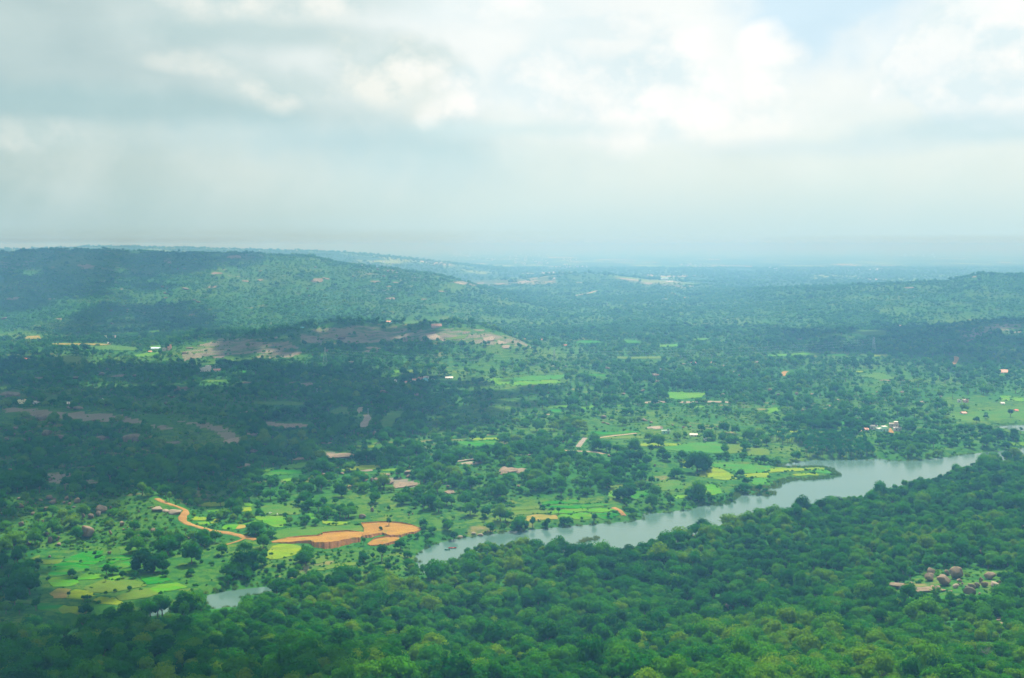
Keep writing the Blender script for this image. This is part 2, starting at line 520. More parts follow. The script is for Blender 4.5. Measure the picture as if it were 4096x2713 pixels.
def grid_mesh(P, closed=False):
    """P: rows x cols x 3 -> verts, quads"""
    r, c = P.shape[:2]
    idx = np.arange(r * c).reshape(r, c)
    cc = c if closed else c - 1
    j2 = (np.arange(cc) + 1) % c
    q = np.stack([idx[:-1, :cc], idx[:-1][:, j2], idx[1:][:, j2], idx[1:, :cc]], -1).reshape(-1, 4)
    return P.reshape(-1, 3), q

# ------------------------------------------------------------------ materials
MATS = {}
def new_mat(name):
    m = bpy.data.materials.new(name)
    m.use_nodes = True
    m.node_tree.nodes.clear()
    n = NT(m.node_tree)
    out = n.new('ShaderNodeOutputMaterial')
    MATS[name] = m
    return m, n, out

def bsdf(n, out, color, rough=0.9, spec=0.1, normal=None, metal=0.0):
    b = n.new('ShaderNodeBsdfPrincipled')
    n.put(b.inputs['Base Color'], color)
    n.put(b.inputs['Roughness'], rough)
    b.inputs['Specular IOR Level'].default_value = spec
    b.inputs['Metallic'].default_value = metal
    if normal is not None:
        n.put(b.inputs['Normal'], normal)
    n.t.links.new(b.outputs[0], out.inputs[0])
    return b

def bump(n, h, strength, dist):
    b = n.new('ShaderNodeBump')
    b.inputs['Strength'].default_value = strength
    b.inputs['Distance'].default_value = dist
    n.put(b.inputs['Height'], h)
    return b.outputs[0]

def foliage_mat(name, stops, trans=0.40, var=0.25):
    m, n, out = new_mat(name)
    at = n.new('ShaderNodeAttribute', attribute_type='INSTANCER', attribute_name='tint')
    geo = n.new('ShaderNodeNewGeometry')
    nz = n.noise(geo.outputs['Position'], 0.9, 3, 0.6)
    f = n.m('ADD', at.outputs['Fac'], n.m('MULTIPLY', n.m('SUBTRACT', nz, 0.5), var), clamp=True)
    col = n.ramp(f, stops)
    d = n.new('ShaderNodeBsdfDiffuse'); n.put(d.inputs[0], col)
    tr = n.new('ShaderNodeBsdfTranslucent'); n.put(tr.inputs[0], n.mix(0.35, col, (0.10, 0.28, 0.010)))
    mx = n.new('ShaderNodeMixShader'); mx.inputs[0].default_value = trans
    n.t.links.new(d.outputs[0], mx.inputs[1]); n.t.links.new(tr.outputs[0], mx.inputs[2])
    n.t.links.new(mx.outputs[0], out.inputs[0])
    return m

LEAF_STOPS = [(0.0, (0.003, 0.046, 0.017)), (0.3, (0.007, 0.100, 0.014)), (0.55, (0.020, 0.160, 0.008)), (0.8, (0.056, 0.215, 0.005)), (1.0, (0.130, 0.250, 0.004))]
leaf_m = foliage_mat('leaf_green', LEAF_STOPS)
reed_m = foliage_mat('reed', [(0, (0.03, 0.10, 0.02)), (0.5, (0.08, 0.13, 0.03)), (1, (0.16, 0.14, 0.05))])

def bark():
    m, n, out = new_mat('bark')
    geo = n.new('ShaderNodeTexCoord')
    nz = n.noise(n.scale(geo.outputs['Object'], (3, 3, 0.7)), 2.0, 4, 0.6)
    bsdf(n, out, n.mix(nz, (0.07, 0.05, 0.035), (0.20, 0.16, 0.12)))
    return m
bark_m = bark()

def grey_bark():
    m, n, out = new_mat('dead_wood')
    geo = n.new('ShaderNodeTexCoord')
    nz = n.noise(geo.outputs['Object'], 2.0, 4, 0.6)
    bsdf(n, out, n.mix(nz, (0.10, 0.11, 0.09), (0.24, 0.24, 0.20)))
    return m
dead_m = grey_bark()

def granite(name, a, b, stain=(0.05, 0.055, 0.05)):
    m, n, out = new_mat(name)
    g = n.new('ShaderNodeNewGeometry')
    p = g.outputs['Position']
    n1 = n.noise(p, 0.22, 5, 0.6)
    n2 = n.noise(n.scale(p, (1, 1, 0.12)), 0.55, 5, 0.65)
    n3 = n.noise(p, 2.2, 4, 0.6)
    col = n.mix(n.smooth(n1, 0.3, 0.7), a, b)
    col = n.mix(n.m('MULTIPLY', n.smooth(n2, 0.5, 0.68), 0.65), col, stain)          # water streaks and lichen
    col = n.mix(n.m('MULTIPLY', n3, 0.3), col, (0.12, 0.10, 0.08))
    bsdf(n, out, col, 0.95, 0.05, bump(n, n3, 0.6, 0.35))
    return m
rock_m = granite('granite', (0.15, 0.115, 0.075), (0.25, 0.195, 0.13))
pale_rock_m = granite('pale_granite', (0.21, 0.175, 0.125), (0.30, 0.25, 0.185), (0.22, 0.19, 0.15))
grey_rock_m = granite('grey_granite', (0.10, 0.092, 0.065), (0.19, 0.165, 0.115))

def soil(name, a, b, c2):
    m, n, out = new_mat(name)
    g = n.new('ShaderNodeNewGeometry')
    p = g.outputs['Position']
    n1 = n.noise(n.scale(p, (1, 1.6, 1)), 0.06, 5, 0.6)
    n2 = n.noise(p, 0.7, 4, 0.65)
    col = n.mix(n.smooth(n1, 0.35, 0.65), a, b)
    col = n.mix(n.m('MULTIPLY', n.smooth(n2, 0.45, 0.7), 0.55), col, c2)
    n3 = n.noise(p, 0.13, 5, 0.65)
    col = n.mix(n.m('MULTIPLY', n.smooth(n3, 0.56, 0.66), 0.55), col, (0.10, 0.14, 0.025))
    n4 = n.noise(n.scale(p, (0.35, 1, 1)), 0.5, 4, 0.6)
    col = n.mix(n.m('MULTIPLY', n.smooth(n4, 0.5, 0.66), 0.35), col, tuple(0.6 * q for q in b))
    bsdf(n, out, col, 1.0, 0.02, bump(n, n2, 0.7, 0.5))
    return m
earth_top_m = soil('orange_earth', (0.28, 0.160, 0.030), (0.23, 0.115, 0.028), (0.31, 0.200, 0.040))
earth_cut_m = soil('red_earth', (0.32, 0.150, 0.05), (0.26, 0.110, 0.04), (0.36, 0.19, 0.07))
track_m = soil('dirt_track', (0.29, 0.175, 0.060), (0.24, 0.130, 0.040), (0.31, 0.205, 0.080))
grey_track_m = soil('grey_track', (0.24, 0.21, 0.17), (0.20, 0.18, 0.15), (0.30, 0.25, 0.20))
pale_soil_m = soil('pale_soil', (0.30, 0.235, 0.155), (0.26, 0.19, 0.11), (0.36, 0.29, 0.21))

def crop_mat(name, a, b, row=0.0, rowc=(0.03, 0.10, 0.02)):
    m, n, out = new_mat(name)
    g = n.new('ShaderNodeNewGeometry')
    p = g.outputs['Position']
    n1 = n.noise(p, 0.045, 4, 0.6)
    n2 = n.noise(p, 0.6, 4, 0.7)
    col = n.mix(n.smooth(n1, 0.35, 0.65), a, b)
    n4 = n.noise(n.scale(p, (0.25, 1, 1)), 0.22, 4, 0.65)
    col = n.mix(n.m('MULTIPLY', n.smooth(n4, 0.42, 0.66), 0.6), col, n.mix(n1, (0.035, 0.10, 0.012), (0.15, 0.16, 0.03)))
    col = n.mix(n.m('MULTIPLY', n.smooth(n2, 0.48, 0.75), 0.5), col, tuple(0.55 * q for q in a))
    if row:
        w = n.new('ShaderNodeTexWave', wave_type='BANDS', bands_direction='DIAGONAL')
        n.put(w.inputs['Vector'], n.scale(p, (0.5, 1, 0)))
        w.inputs['Scale'].default_value = row
        w.inputs['Distortion'].default_value = 1.2
        col = n.mix(n.m('MULTIPLY', w.outputs['Fac'], 0.55), col, rowc)
    bsdf(n, out, col, 1.0, 0.02, bump(n, n2, 0.5, 0.4))
    return m
CROP = {'g': crop_mat('green_paddy', (0.008, 0.135, 0.006), (0.016, 0.165, 0.007)),
        'b': crop_mat('bright_crop', (0.045, 0.20, 0.005), (0.09, 0.22, 0.005)),
        'y': crop_mat('yellow_crop', (0.17, 0.235, 0.004), (0.11, 0.22, 0.005)),
        'o': crop_mat('olive_grass', (0.085, 0.15, 0.014), (0.06, 0.135, 0.014)),
        'd': crop_mat('dull_pasture', (0.035, 0.13, 0.016), (0.055, 0.145, 0.016)),
        't': crop_mat('tan_stubble', (0.28, 0.20, 0.05), (0.17, 0.18, 0.03)),
        'r': crop_mat('row_crop', (0.03, 0.19, 0.014), (0.05, 0.21, 0.016), 0.35)}

def terrain_mat():
    m, n, out = new_mat('terrain')
    g = n.new('ShaderNodeNewGeometry')
    p = g.outputs['Position']
    at = n.new('ShaderNodeAttribute', attribute_type='GEOMETRY', attribute_name='mask')
    sp = n.new('ShaderNodeSeparateColor')
    n.t.links.new(at.outputs['Color'], sp.inputs[0])
    rock, wood, bare = sp.outputs
    sx = n.new('ShaderNodeSeparateXYZ'); n.t.links.new(p, sx.inputs[0])
    n1 = n.noise(p, 0.008, 5, 0.6)
    n2 = n.noise(p, 0.05, 5, 0.65)
    n3 = n.noise(p, 0.5, 4, 0.65)
    grass = n.mix(n.smooth(n1, 0.38, 0.62), (0.034, 0.115, 0.011), (0.080, 0.140, 0.012))
    grass = n.mix(n.m('MULTIPLY', n.smooth(n2, 0.52, 0.68), 0.6), grass, (0.135, 0.155, 0.018))
    grass = n.mix(n.m('MULTIPLY', n.smooth(n3, 0.45, 0.7), 0.55), grass, (0.018, 0.10, 0.014))
    grass = n.mix(wood, grass, n.mix(n3, (0.008, 0.075, 0.014), (0.03, 0.14, 0.016)))
    n6 = n.noise(p, 0.16, 5, 0.7)
    grass = n.mix(n.m('MULTIPLY', n.smooth(n6, 0.47, 0.57), 0.8), grass, (0.010, 0.072, 0.013))
    dry = n.mix(n3, (0.20, 0.155, 0.07), (0.14, 0.14, 0.045))
    sel = n.smooth(n.m('ADD', bare, n.m('MULTIPLY', n.m('SUBTRACT', n2, 0.5), 0.9)), 0.4, 0.6)
    col = n.mix(sel, grass, dry)
    r1 = n.noise(n.scale(p, (1, 0.45, 2.2)), 0.03, 6, 0.65)
    rc = n.mix(r1, (0.105, 0.102, 0.075), (0.205, 0.185, 0.135))
    rsel = n.smooth(n.m('ADD', rock, n.m('MULTIPLY', n.m('SUBTRACT', n.noise(n.scale(p, (0.6, 1, 1)), 0.035, 6, 0.7), 0.5), 1.5)), 0.42, 0.62)
    col = n.mix(rsel, col, rc)
    # far country: patchwork of fields, pale clearings, and woods with cloud shade painted in
    vo = n.new('ShaderNodeTexVoronoi', feature='F1')
    n.put(vo.inputs['Vector'], n.add(n.scale(p, (1, 0.55, 0)), (0, 0, 0)))
    vo.inputs['Scale'].default_value = 1 / 260.0
    sv = n.new('ShaderNodeSeparateColor'); n.t.links.new(vo.outputs['Color'], sv.inputs[0])
    patch = n.ramp(sv.outputs[0], [(0, (0.018, 0.07, 0.025)), (0.45, (0.03, 0.10, 0.03)), (0.62, (0.10, 0.20, 0.05)), (0.8, (0.17, 0.24, 0.06)), (0.93, (0.36, 0.30, 0.20)), (1, (0.45, 0.42, 0.36))], 'CONSTANT')
    n5 = n.noise(n.scale(p, (1, 0.5, 0)), 0.0011, 5, 0.6)
    patch = n.mix(n.smooth(n5, 0.46, 0.56), patch, n.mix(n2, (0.012, 0.055, 0.024), (0.03, 0.085, 0.028)))  # wide dark swathes: woodland tone, also standing in for cloud shade
    farf = n.m('MULTIPLY', n.smooth(sx.outputs[1], 4300, 6500), 1.0)
    col = n.mix(farf, col, patch)
    bsdf(n, out, col, 1.0, 0.02, bump(n, n3, 0.5, 0.6))
    return m
terrain_m = terrain_mat()

def water_mat():
    m, n, out = new_mat('lake_water')
    g = n.new('ShaderNodeNewGeometry')
    p = g.outputs['Position']
    n1 = n.noise(n.scale(p, (1, 0.6, 1)), 0.55, 4, 0.6)
    n2 = n.noise(n.scale(p, (0.35, 1, 1)), 0.02, 3, 0.6)
    b = bsdf(n, out, n.mix(n2, (0.045, 0.110, 0.088), (0.070, 0.135, 0.108)), n.m('ADD', 0.10, n.m('MULTIPLY', n2, 0.12)), 0.5, bump(n, n1, 0.10, 0.25))
    b.inputs['IOR'].default_value = 1.33
    return m
water_m = water_mat()

def paint(name, col, rough=0.8, dirt=0.25):
    if name in MATS:
        return MATS[name]
    m, n, out = new_mat(name)
    g = n.new('ShaderNodeTexCoord')
    nz = n.noise(g.outputs['Object'], 0.6, 4, 0.6)
    bsdf(n, out, n.mix(n.m('MULTIPLY', n.smooth(nz, 0.4, 0.75), dirt), col, tuple(0.45 * q for q in col)), rough, 0.2)
    return m
glass_m = paint('window_glass', (0.04, 0.055, 0.06), 0.15, 0.1)
steel_m = paint('galvanised_steel', (0.34, 0.36, 0.36), 0.6, 0.2)
wire_m = paint('cable_metal', (0.62, 0.64, 0.64), 0.4, 0.05)

# ------------------------------------------------------------------ outlines of fields, roads, rocks, houses (read off the photograph)
FIELDS = []
def F(kind, k, pts):
    FIELDS.append((kind, Z(k, pts)))
F('g', 'B1', [(580, 520), (640, 482), (710, 452), (800, 438), (912, 430), (900, 455), (800, 505), (700, 540), (620, 530)])
F('g', 'B1', [(722, 548), (780, 515), (850, 487), (946, 474), (925, 510), (840, 552)])
F('g', 'B1', [(890, 572), (960, 530), (1040, 482), (1110, 466), (1190, 465), (1185, 500), (1060, 520), (960, 575)])
F('g', 'B1', [(1030, 582), (1065, 545), (1130, 530), (1205, 525), (1200, 560), (1090, 590)])
F('g', 'B1', [(442, 650), (470, 595), (500, 552), (560, 532), (680, 548), (792, 570), (780, 610), (650, 625), (560, 650)])
F('b', 'B1', [(440, 692), (470, 672), (560, 662), (645, 665), (706, 712), (640, 740), (480, 750)])
F('b', 'B1', [(682, 665), (765, 640), (900, 638), (945, 665), (820, 685), (700, 692)])
F('b', 'B1', [(985, 672), (1080, 648), (1075, 690), (1000, 702)])
F('g', 'B1', [(1140, 607), (1235, 578), (1245, 605), (1160, 627)])
F('g', 'B1', [(1248, 662), (1340, 640), (1450, 643), (1525, 690), (1440, 715), (1320, 727)])
F('b', 'B1', [(1338, 772), (1440, 732), (1580, 714), (1672, 755), (1540, 785), (1420, 802)])
F('o', 'B1', [(760, 762), (900, 702), (1200, 688), (1305, 740), (1050, 792), (820, 802)])
F('o', 'B1', [(1038, 842), (1180, 792), (1330, 762), (1420, 812), (1300, 850), (1090, 872)])
F('y', 'B1', [(600, 812), (680, 775), (830, 800), (842, 830), (740, 862), (600, 852)])
F('t', 'B1', [(440, 812), (520, 770), (640, 775), (590, 810), (590, 850), (500, 850)])
F('y', 'B1', [(838, 872), (900, 842), (1010, 850), (1102, 895), (1040, 912), (900, 902)])
F('g', 'B1', [(330, 900), (480, 905), (560, 918), (510, 960), (560, 992), (360, 962)])
F('y', 'B1', [(515, 958), (565, 920), (700, 938), (782, 975), (700, 1000), (562, 990)])
F('d', 'B1', [(0, 812), (70, 820), (64, 862), (140, 865), (325, 890), (320, 907), (130, 892), (0, 872)])
F('g', 'B1', [(0, 1150), (135, 1180), (90, 1202), (0, 1205)])
F('o', 'B1', [(365, 510), (560, 508), (520, 547), (390, 545)])
F('o', 'B1', [(250, 502), (350, 468), (348, 520)])
F('d', 'B1', [(1080, 402), (1230, 378), (1222, 450), (1082, 462)])
0 and F('o', 'B1', [(1470, 545), (1600, 500), (1830, 560), (1900, 590), (1750, 640), (1560, 640)])
F('y', 'R5', [(1812, 1162), (1860, 1142), (2112, 1140), (2102, 1165), (1900, 1177), (1820, 1174)])
F('b', 'R5', [(2140, 1167), (2180, 1148), (2270, 1148), (2250, 1176)])
F('y', 'R5', [(2163, 1197), (2252, 1185), (2247, 1220), (2158, 1227)])
F('b', 'R5', [(1850, 1217), (1960, 1208), (1952, 1226), (1870, 1230)])
F('y', 'R5', [(1718, 1292), (1760, 1274), (1857, 1279), (1842, 1306), (1740, 1305)])
F('b', 'R5', [(1768, 1327), (1860, 1314), (1872, 1341), (1800, 1347)])
F('y', 'R5', [(1883, 1322), (1930, 1289), (1970, 1294), (1952, 1326), (1890, 1332)])
F('t', 'R5', [(2110, 1380), (2150, 1344), (2197, 1349), (2192, 1377)])
F('b', 'R5', [(1995, 1385), (2010, 1345), (2180, 1338), (2290, 1302), (2294, 1340), (2200, 1346), (2150, 1342), (2105, 1385)])
F('b', 'R6', [(0, 1268), (257, 1267), (257, 1330), (227, 1363), (150, 1362), (60, 1312), (0, 1290)])
F('d', 'R6', [(60, 1165), (330, 1168), (412, 1220), (380, 1250), (110, 1257), (50, 1220)])
F('b', 'R6', [(330, 1172), (420, 1190), (415, 1215), (360, 1200)])
F('b', 'R6', [(450, 1250), (512, 1244), (532, 1290), (470, 1302)])
F('y', 'R6', [(600, 1310), (805, 1320), (807, 1346), (680, 1346), (600, 1332)])
F('d', 'R6', [(150, 1420), (300, 1375), (700, 1360), (935, 1345), (958, 1400), (650, 1402), (560, 1436), (300, 1452), (160, 1470)])
F('b', 'R6', [(235, 817), (400, 790), (562, 775), (560, 800), (420, 827), (240, 852)])
F('b', 'R6', [(0, 872), (160, 830), (157, 850), (0, 892)])
F('g', 'R6', [(0, 902), (200, 850), (432, 850), (400, 882), (100, 907)])
F('y', 'R6', [(780, 832), (930, 814), (1106, 810), (1102, 845), (900, 852), (790, 862)])
F('b', 'R6', [(1110, 847), (1330, 834), (1332, 856), (1150, 862)])
F('b', 'R6', [(240, 937), (322, 928), (322, 956), (250, 962)])
F('y', 'R6', [(885, 636), (1062, 630), (1042, 651), (890, 652)])
F('y', 'R6', [(1918, 566), (2197, 564), (2162, 581), (1950, 587)])
F('g', 'R6', [(1750, 607), (1900, 590), (2162, 585), (2157, 625), (1950, 642)])
F('d', 'R6', [(1108, 392), (1220, 328), (1362, 330), (1250, 402), (1222, 472), (1120, 462)])
F('d', 'R6', [(0, 240), (300, 240), (432, 250), (400, 272), (0, 263)])
F('d', 'R6', [(660, 330), (760, 285), (830, 295), (830, 345), (700, 350)])
F('y', 'B2', [(95, 487), (118, 430), (150, 392), (220, 372), (310, 375), (390, 386), (414, 420), (330, 467), (230, 492), (140, 502)])
F('o', 'B2', [(515, 520), (600, 470), (680, 480), (600, 530), (540, 545)])
F('o', 'B2', [(545, 600), (700, 545), (900, 530), (880, 560), (700, 580), (600, 605)])
F('r', 'R3', [(0, 1377), (180, 1355), (480, 1345), (482, 1375), (250, 1390), (0, 1402)])
F('b', 'R3', [(0, 1408), (420, 1392), (422, 1415), (180, 1436), (0, 1442)])
F('g', 'R3', [(555, 1341), (750, 1335), (872, 1345), (862, 1359), (600, 1356)])
F('b', 'R3', [(1390, 1507), (1560, 1494), (1732, 1510), (1732, 1540), (1500, 1561), (1400, 1556)])
F('g', 'R3', [(565, 1050), (640, 1038), (820, 1042), (800, 1058), (600, 1060)])
F('g', 'R3', [(1005, 1035), (1110, 1038), (1150, 1058), (1040, 1062)])
F('b', 'R3', [(1310, 1078), (1490, 1070), (1490, 1090), (1320, 1096)])
F('b', 'R3', [(1625, 1022), (1800, 1018), (1790, 1030), (1640, 1032)])
F('o', 'R3', [(950, 1180), (1050, 1185), (1330, 1180), (1310, 1200), (960, 1202)])
F('b', 'R7', [(250, 292), (290, 265), (500, 275), (532, 286), (400, 299)])
F('b', 'R7', [(580, 302), (650, 280), (727, 277), (722, 305), (640, 311)])
F('b', 'R7', [(905, 272), (987, 262), (982, 280), (915, 286)])
F('g', 'R7', [(338, 316), (440, 309), (452, 331), (370, 341)])
F('b', 'R7', [(1638, 281), (1772, 278), (1772, 293), (1640, 294)])
F('o', 'R7', [(760, 560), (900, 555), (1110, 545), (1290, 565), (1100, 573), (850, 572)])
F('g', 'R7', [(720, 510), (900, 510), (1130, 500), (1120, 518), (900, 535), (760, 535)])
F('y', 'R7', [(1113, 637), (1200, 612), (1500, 617), (1502, 632), (1250, 641)])
F('r', 'R7', [(1320, 662), (1530, 620), (1880, 600), (1907, 660), (1892, 700), (1600, 692)])
F('o', 'R7', [(1908, 627), (2040, 614), (2087, 690), (1920, 707)])
F('o', 'R7', [(2085, 642), (2200, 655), (2300, 668), (2300, 715), (2110, 722)])
F('y', 'R7', [(1500, 767), (1580, 758), (1602, 835), (1530, 832)])
F('y', 'R7', [(1648, 902), (1730, 850), (1840, 830), (1960, 890), (2012, 930), (1900, 942), (1720, 912)])
F('r', 'R7', [(1738, 790), (1940, 790), (2294, 818), (2294, 870), (2080, 882), (1850, 832)])
F('y', 'R7', [(2080, 892), (2294, 876), (2294, 920), (2100, 917)])
F('r', 'R7', [(2118, 930), (2294, 922), (2294, 985), (2160, 982)])
F('d', 'R7', [(1340, 962), (1400, 940), (1520, 938), (1527, 1040), (1320, 1032)])
F('b', 'R7', [(1700, 997), (1790, 985), (1850, 1000), (1872, 1060), (1800, 1077), (1720, 1052)])
F('b', 'R7', [(853, 1052), (900, 1044), (902, 1096), (860, 1092)])
F('g', 'R7', [(1080, 1030), (1180, 1034), (1222, 1070), (1110, 1117), (1065, 1102)])
F('o', 'R7', [(860, 997), (1000, 990), (1022, 1010), (900, 1044), (868, 1040)])
F('b', 'R7', [(1418, 1086), (1570, 1079), (1592, 1096), (1490, 1113)])
F('g', 'R7', [(268, 1142), (430, 1125), (572, 1114), (602, 1150), (430, 1156), (280, 1167)])
F('g', 'R7', [(270, 1182), (450, 1166), (780, 1150), (862, 1170), (650, 1192), (300, 1202)])
F('b', 'R7', [(330, 1227), (480, 1206), (650, 1196), (652, 1220), (480, 1241), (350, 1247)])
F('b', 'R7', [(668, 1207), (780, 1196), (920, 1205), (942, 1225), (760, 1231), (680, 1226)])
F('b', 'R7', [(408, 1262), (650, 1236), (722, 1260), (690, 1291), (520, 1297), (420, 1282)])
F('g', 'R7', [(718, 1247), (950, 1230), (962, 1255), (900, 1286), (800, 1287)])
F('o', 'R7', [(0, 1192), (230, 1175), (262, 1200), (0, 1212)])
F('o', 'R7', [(0, 1222), (300, 1210), (312, 1240), (0, 1257)])
F('t', 'R7', [(60, 1282), (200, 1256), (380, 1260), (402, 1290), (130, 1312)])
F('o', 'R7', [(0, 1272), (60, 1266), (60, 1320), (0, 1337)])
F('y', 'R8', [(0, 842), (120, 832), (330, 836), (470, 832), (560, 850), (500, 860), (360, 856), (0, 876)])
F('r', 'R8', [(352, 862), (540, 855), (600, 888), (500, 886)])
F('y', 'R8', [(220, 892), (420, 880), (450, 900), (260, 907)])
F('r', 'R8', [(0, 962), (70, 962), (80, 985), (0, 1005)])
F('b', 'R8', [(0, 302), (100, 290), (107, 320), (0, 346)])
F('y', 'R8', [(63, 506), (270, 500), (267, 515), (70, 518)])
F('d', 'R8', [(320, 532), (480, 500), (752, 490), (650, 511), (400, 542)])
F('g', 'R8', [(638, 432), (700, 414), (692, 450), (640, 452)])
F('d', 'R8', [(1558, 342), (1700, 335), (2000, 320), (2400, 260), (2400, 415), (2000, 425), (1750, 420), (1640, 372)])
F('b', 'R8', [(2078, 190), (2172, 190), (2182, 227), (2100, 232)])
F('b', 'R8', [(2182, 205), (2400, 210), (2400, 242), (2190, 232)])
F('b', 'R8', [(2160, 610), (2400, 608), (2400, 632), (2160, 633)])
F('b', 'R4', [(0, 1165), (165, 1159), (162, 1175), (0, 1182)])
F('b', 'R4', [(188, 1161), (320, 1148), (452, 1150), (455, 1161), (200, 1173)])
F('g', 'R4', [(470, 1161), (690, 1157), (692, 1173), (500, 1176)])
F('y', 'R4', [(898, 1166), (1090, 1160), (1072, 1179), (920, 1181)])
F('y', 'R4', [(718, 1313), (862, 1309), (872, 1321), (730, 1323)])
F('d', 'R4', [(960, 1325), (1032, 1330), (1162, 1375), (1000, 1386), (820, 1351)])
F('d', 'R4', [(740, 966), (800, 948), (1060, 946), (1060, 985), (860, 992)])
F('b', 'R1', [(880, 1206), (962, 1185), (952, 1212)])
F('b', 'R1', [(1158, 1171), (1300, 1152), (1442, 1141), (1400, 1166), (1280, 1187)])
F('d', 'R1', [(820, 1092), (1000, 1080), (1222, 1100), (1212, 1126), (900, 1122)])
F('b', 'R1', [(1338, 1085), (1452, 1084), (1442, 1106), (1345, 1101)])
F('o', 'R1', [(518, 1211), (560, 1180), (640, 1172), (762, 1200), (680, 1233), (560, 1226)])
F('g', 'R1', [(150, 1306), (420, 1304), (417, 1319), (150, 1323)])
F('g', 'R1', [(2030, 1300), (2232, 1304), (2212, 1326), (2050, 1316)])
F('d', 'R1', [(1800, 1396), (2000, 1384), (2062, 1400), (1900, 1413)])
F('g', 'R1', [(1000, 986), (1242, 964), (1232, 990), (1040, 1001)])
F('b', 'R1', [(1278, 967), (1440, 938), (1432, 960), (1330, 972)])
F('t', 'R1', [(210, 1002), (350, 994), (362, 1021), (240, 1022)])
F('t', 'R1', [(415, 1068), (600, 1062), (900, 1066), (985, 1072), (900, 1080), (600, 1076)])
F('b', 'R2', [(1223, 1301), (1290, 1299), (1292, 1326), (1230, 1327)])
F('o', 'R2', [(1358, 1301), (1410, 1299), (1432, 1336), (1380, 1337)])
F('b', 'R2', [(1098, 1351), (1300, 1344), (1252, 1366), (1120, 1367)])
F('g', 'R2', [(578, 1170), (630, 1165), (642, 1190), (590, 1192)])
F('b', 'R2', [(2098, 1377), (2200, 1372), (2294, 1380), (2294, 1420), (2150, 1437)])
F('o', 'R2', [(1690, 1012), (1900, 986), (1862, 1021), (1710, 1031)])
F('d', 'R2', [(1330, 868), (1470, 868), (1450, 890), (1340, 892)])

ROADS = [('dirt_road', 'orange dirt road winding past the small yellow fields', 4.6, track_m, Z('R5', [(1405, 1108), (1440, 1128), (1490, 1150), (1545, 1168), (1600, 1186), (1655, 1208), (1672, 1228), (1650, 1250), (1632, 1280), (1640, 1312), (1700, 1342), (1800, 1371), (1860, 1386), (1950, 1406), (2050, 1418), (2150, 1442), (2220, 1462), (2300, 1478)])),
         ('dirt_track', 'faint orange track curving across the grass below the dirt road', 1.6, track_m, Z('R5', [(2195, 1464), (2150, 1485), (2090, 1505), (1990, 1532)])),
         ('paved_lane', 'short straight grey lane with orange verges beside tall trees', 5.0, grey_track_m, Z('R7', [(590, 648), (620, 605), (640, 582), (655, 566)])),
         ('farm_track', 'pale farm track running level between the green strips', 4.0, pale_soil_m, Z('R7', [(765, 567), (840, 556), (900, 547), (1000, 537), (1115, 524)])),
         ('stony_path', 'grey stony path climbing between dark trees', 8.0, grey_track_m, Z('R6', [(968, 470), (968, 440), (985, 412), (1003, 385), (988, 358)])),
         ('stony_path', 'upper bend of the grey stony path among dark trees', 6.0, grey_track_m, Z('R6', [(925, 345), (930, 318), (940, 292)])),
         ('dirt_track', 'pink earth track zigzagging down the far wooded slope', 7.0, track_m, Z('R4', [(1665, 1178), (1692, 1186), (1686, 1215), (1660, 1248), (1638, 1275)])),
         ('dirt_track', 'short hooked earth track on the scrubby far slope', 7.0, track_m, Z('R4', [(165, 1312), (148, 1318), (138, 1335), (140, 1355)])),
         ('dirt_track', 'thin earth path dropping from the green strips to the lake', 4.0, track_m, Z('R7', [(905, 1190), (945, 1208), (975, 1228), (1005, 1262)])),
         ('village_lane', 'sandy lane between the green house and the grey houses', 5.0, track_m, Z('R8', [(1080, 478), (1090, 495), (1112, 522)])),
         ('quarry_track', 'pale track crossing the dark quarry hill', 12.0, pale_soil_m, Z('R3', [(570, 632), (690, 610), (760, 590)])),
         ('quarry_track', 'orange track leaving the quarry cutting', 12.0, track_m, Z('R3', [(1365, 612), (1440, 604), (1455, 622), (1520, 642), (1600, 662)])),
         ('quarry_track', 'looping pale track below the quarry sheds', 10.0, pale_soil_m, Z('R3', [(1480, 566), (1560, 562), (1600, 545), (1640, 550)])),
         ('dirt_track', 'pale path strip across the open scrub above the lake woods', 4.5, pale_soil_m, Z('R7', [(300, 672), (400, 672), (560, 684), (740, 690), (830, 710)]))]

EARTH = [dict(F=[(140, 1505), (300, 1512), (480, 1512), (520, 1545), (620, 1562), (700, 1556), (800, 1530), (860, 1508), (942, 1500)],
              B=[(140, 1498), (290, 1466), (420, 1456), (560, 1449), (600, 1424), (700, 1414), (820, 1406), (900, 1412), (965, 1415)], h=[.3, 1.5, 3, 4.5, 6, 6, 5.5, 5, 4.2]),
         dict(F=[(945, 1470), (1050, 1458), (1140, 1430), (1210, 1462), (1300, 1457), (1380, 1430), (1430, 1420), (1485, 1390)],
              B=[(965, 1412), (968, 1385), (942, 1338), (1100, 1327), (1200, 1326), (1300, 1335), (1400, 1352), (1480, 1382)], h=[3, 3, 2, 2.5, 2.5, 2, 2, 1]),
         dict(F=[(990, 1520), (1050, 1536), (1100, 1535), (1160, 1537), (1240, 1513), (1282, 1496)],
              B=[(1000, 1516), (1060, 1478), (1120, 1466), (1180, 1456), (1240, 1451), (1285, 1470)], h=[.5, 1, 1.5, 2.5, 2.5, 2])]
for e in EARTH:
    e['F'], e['B'] = Z('R6', e['F']), Z('R6', e['B'])

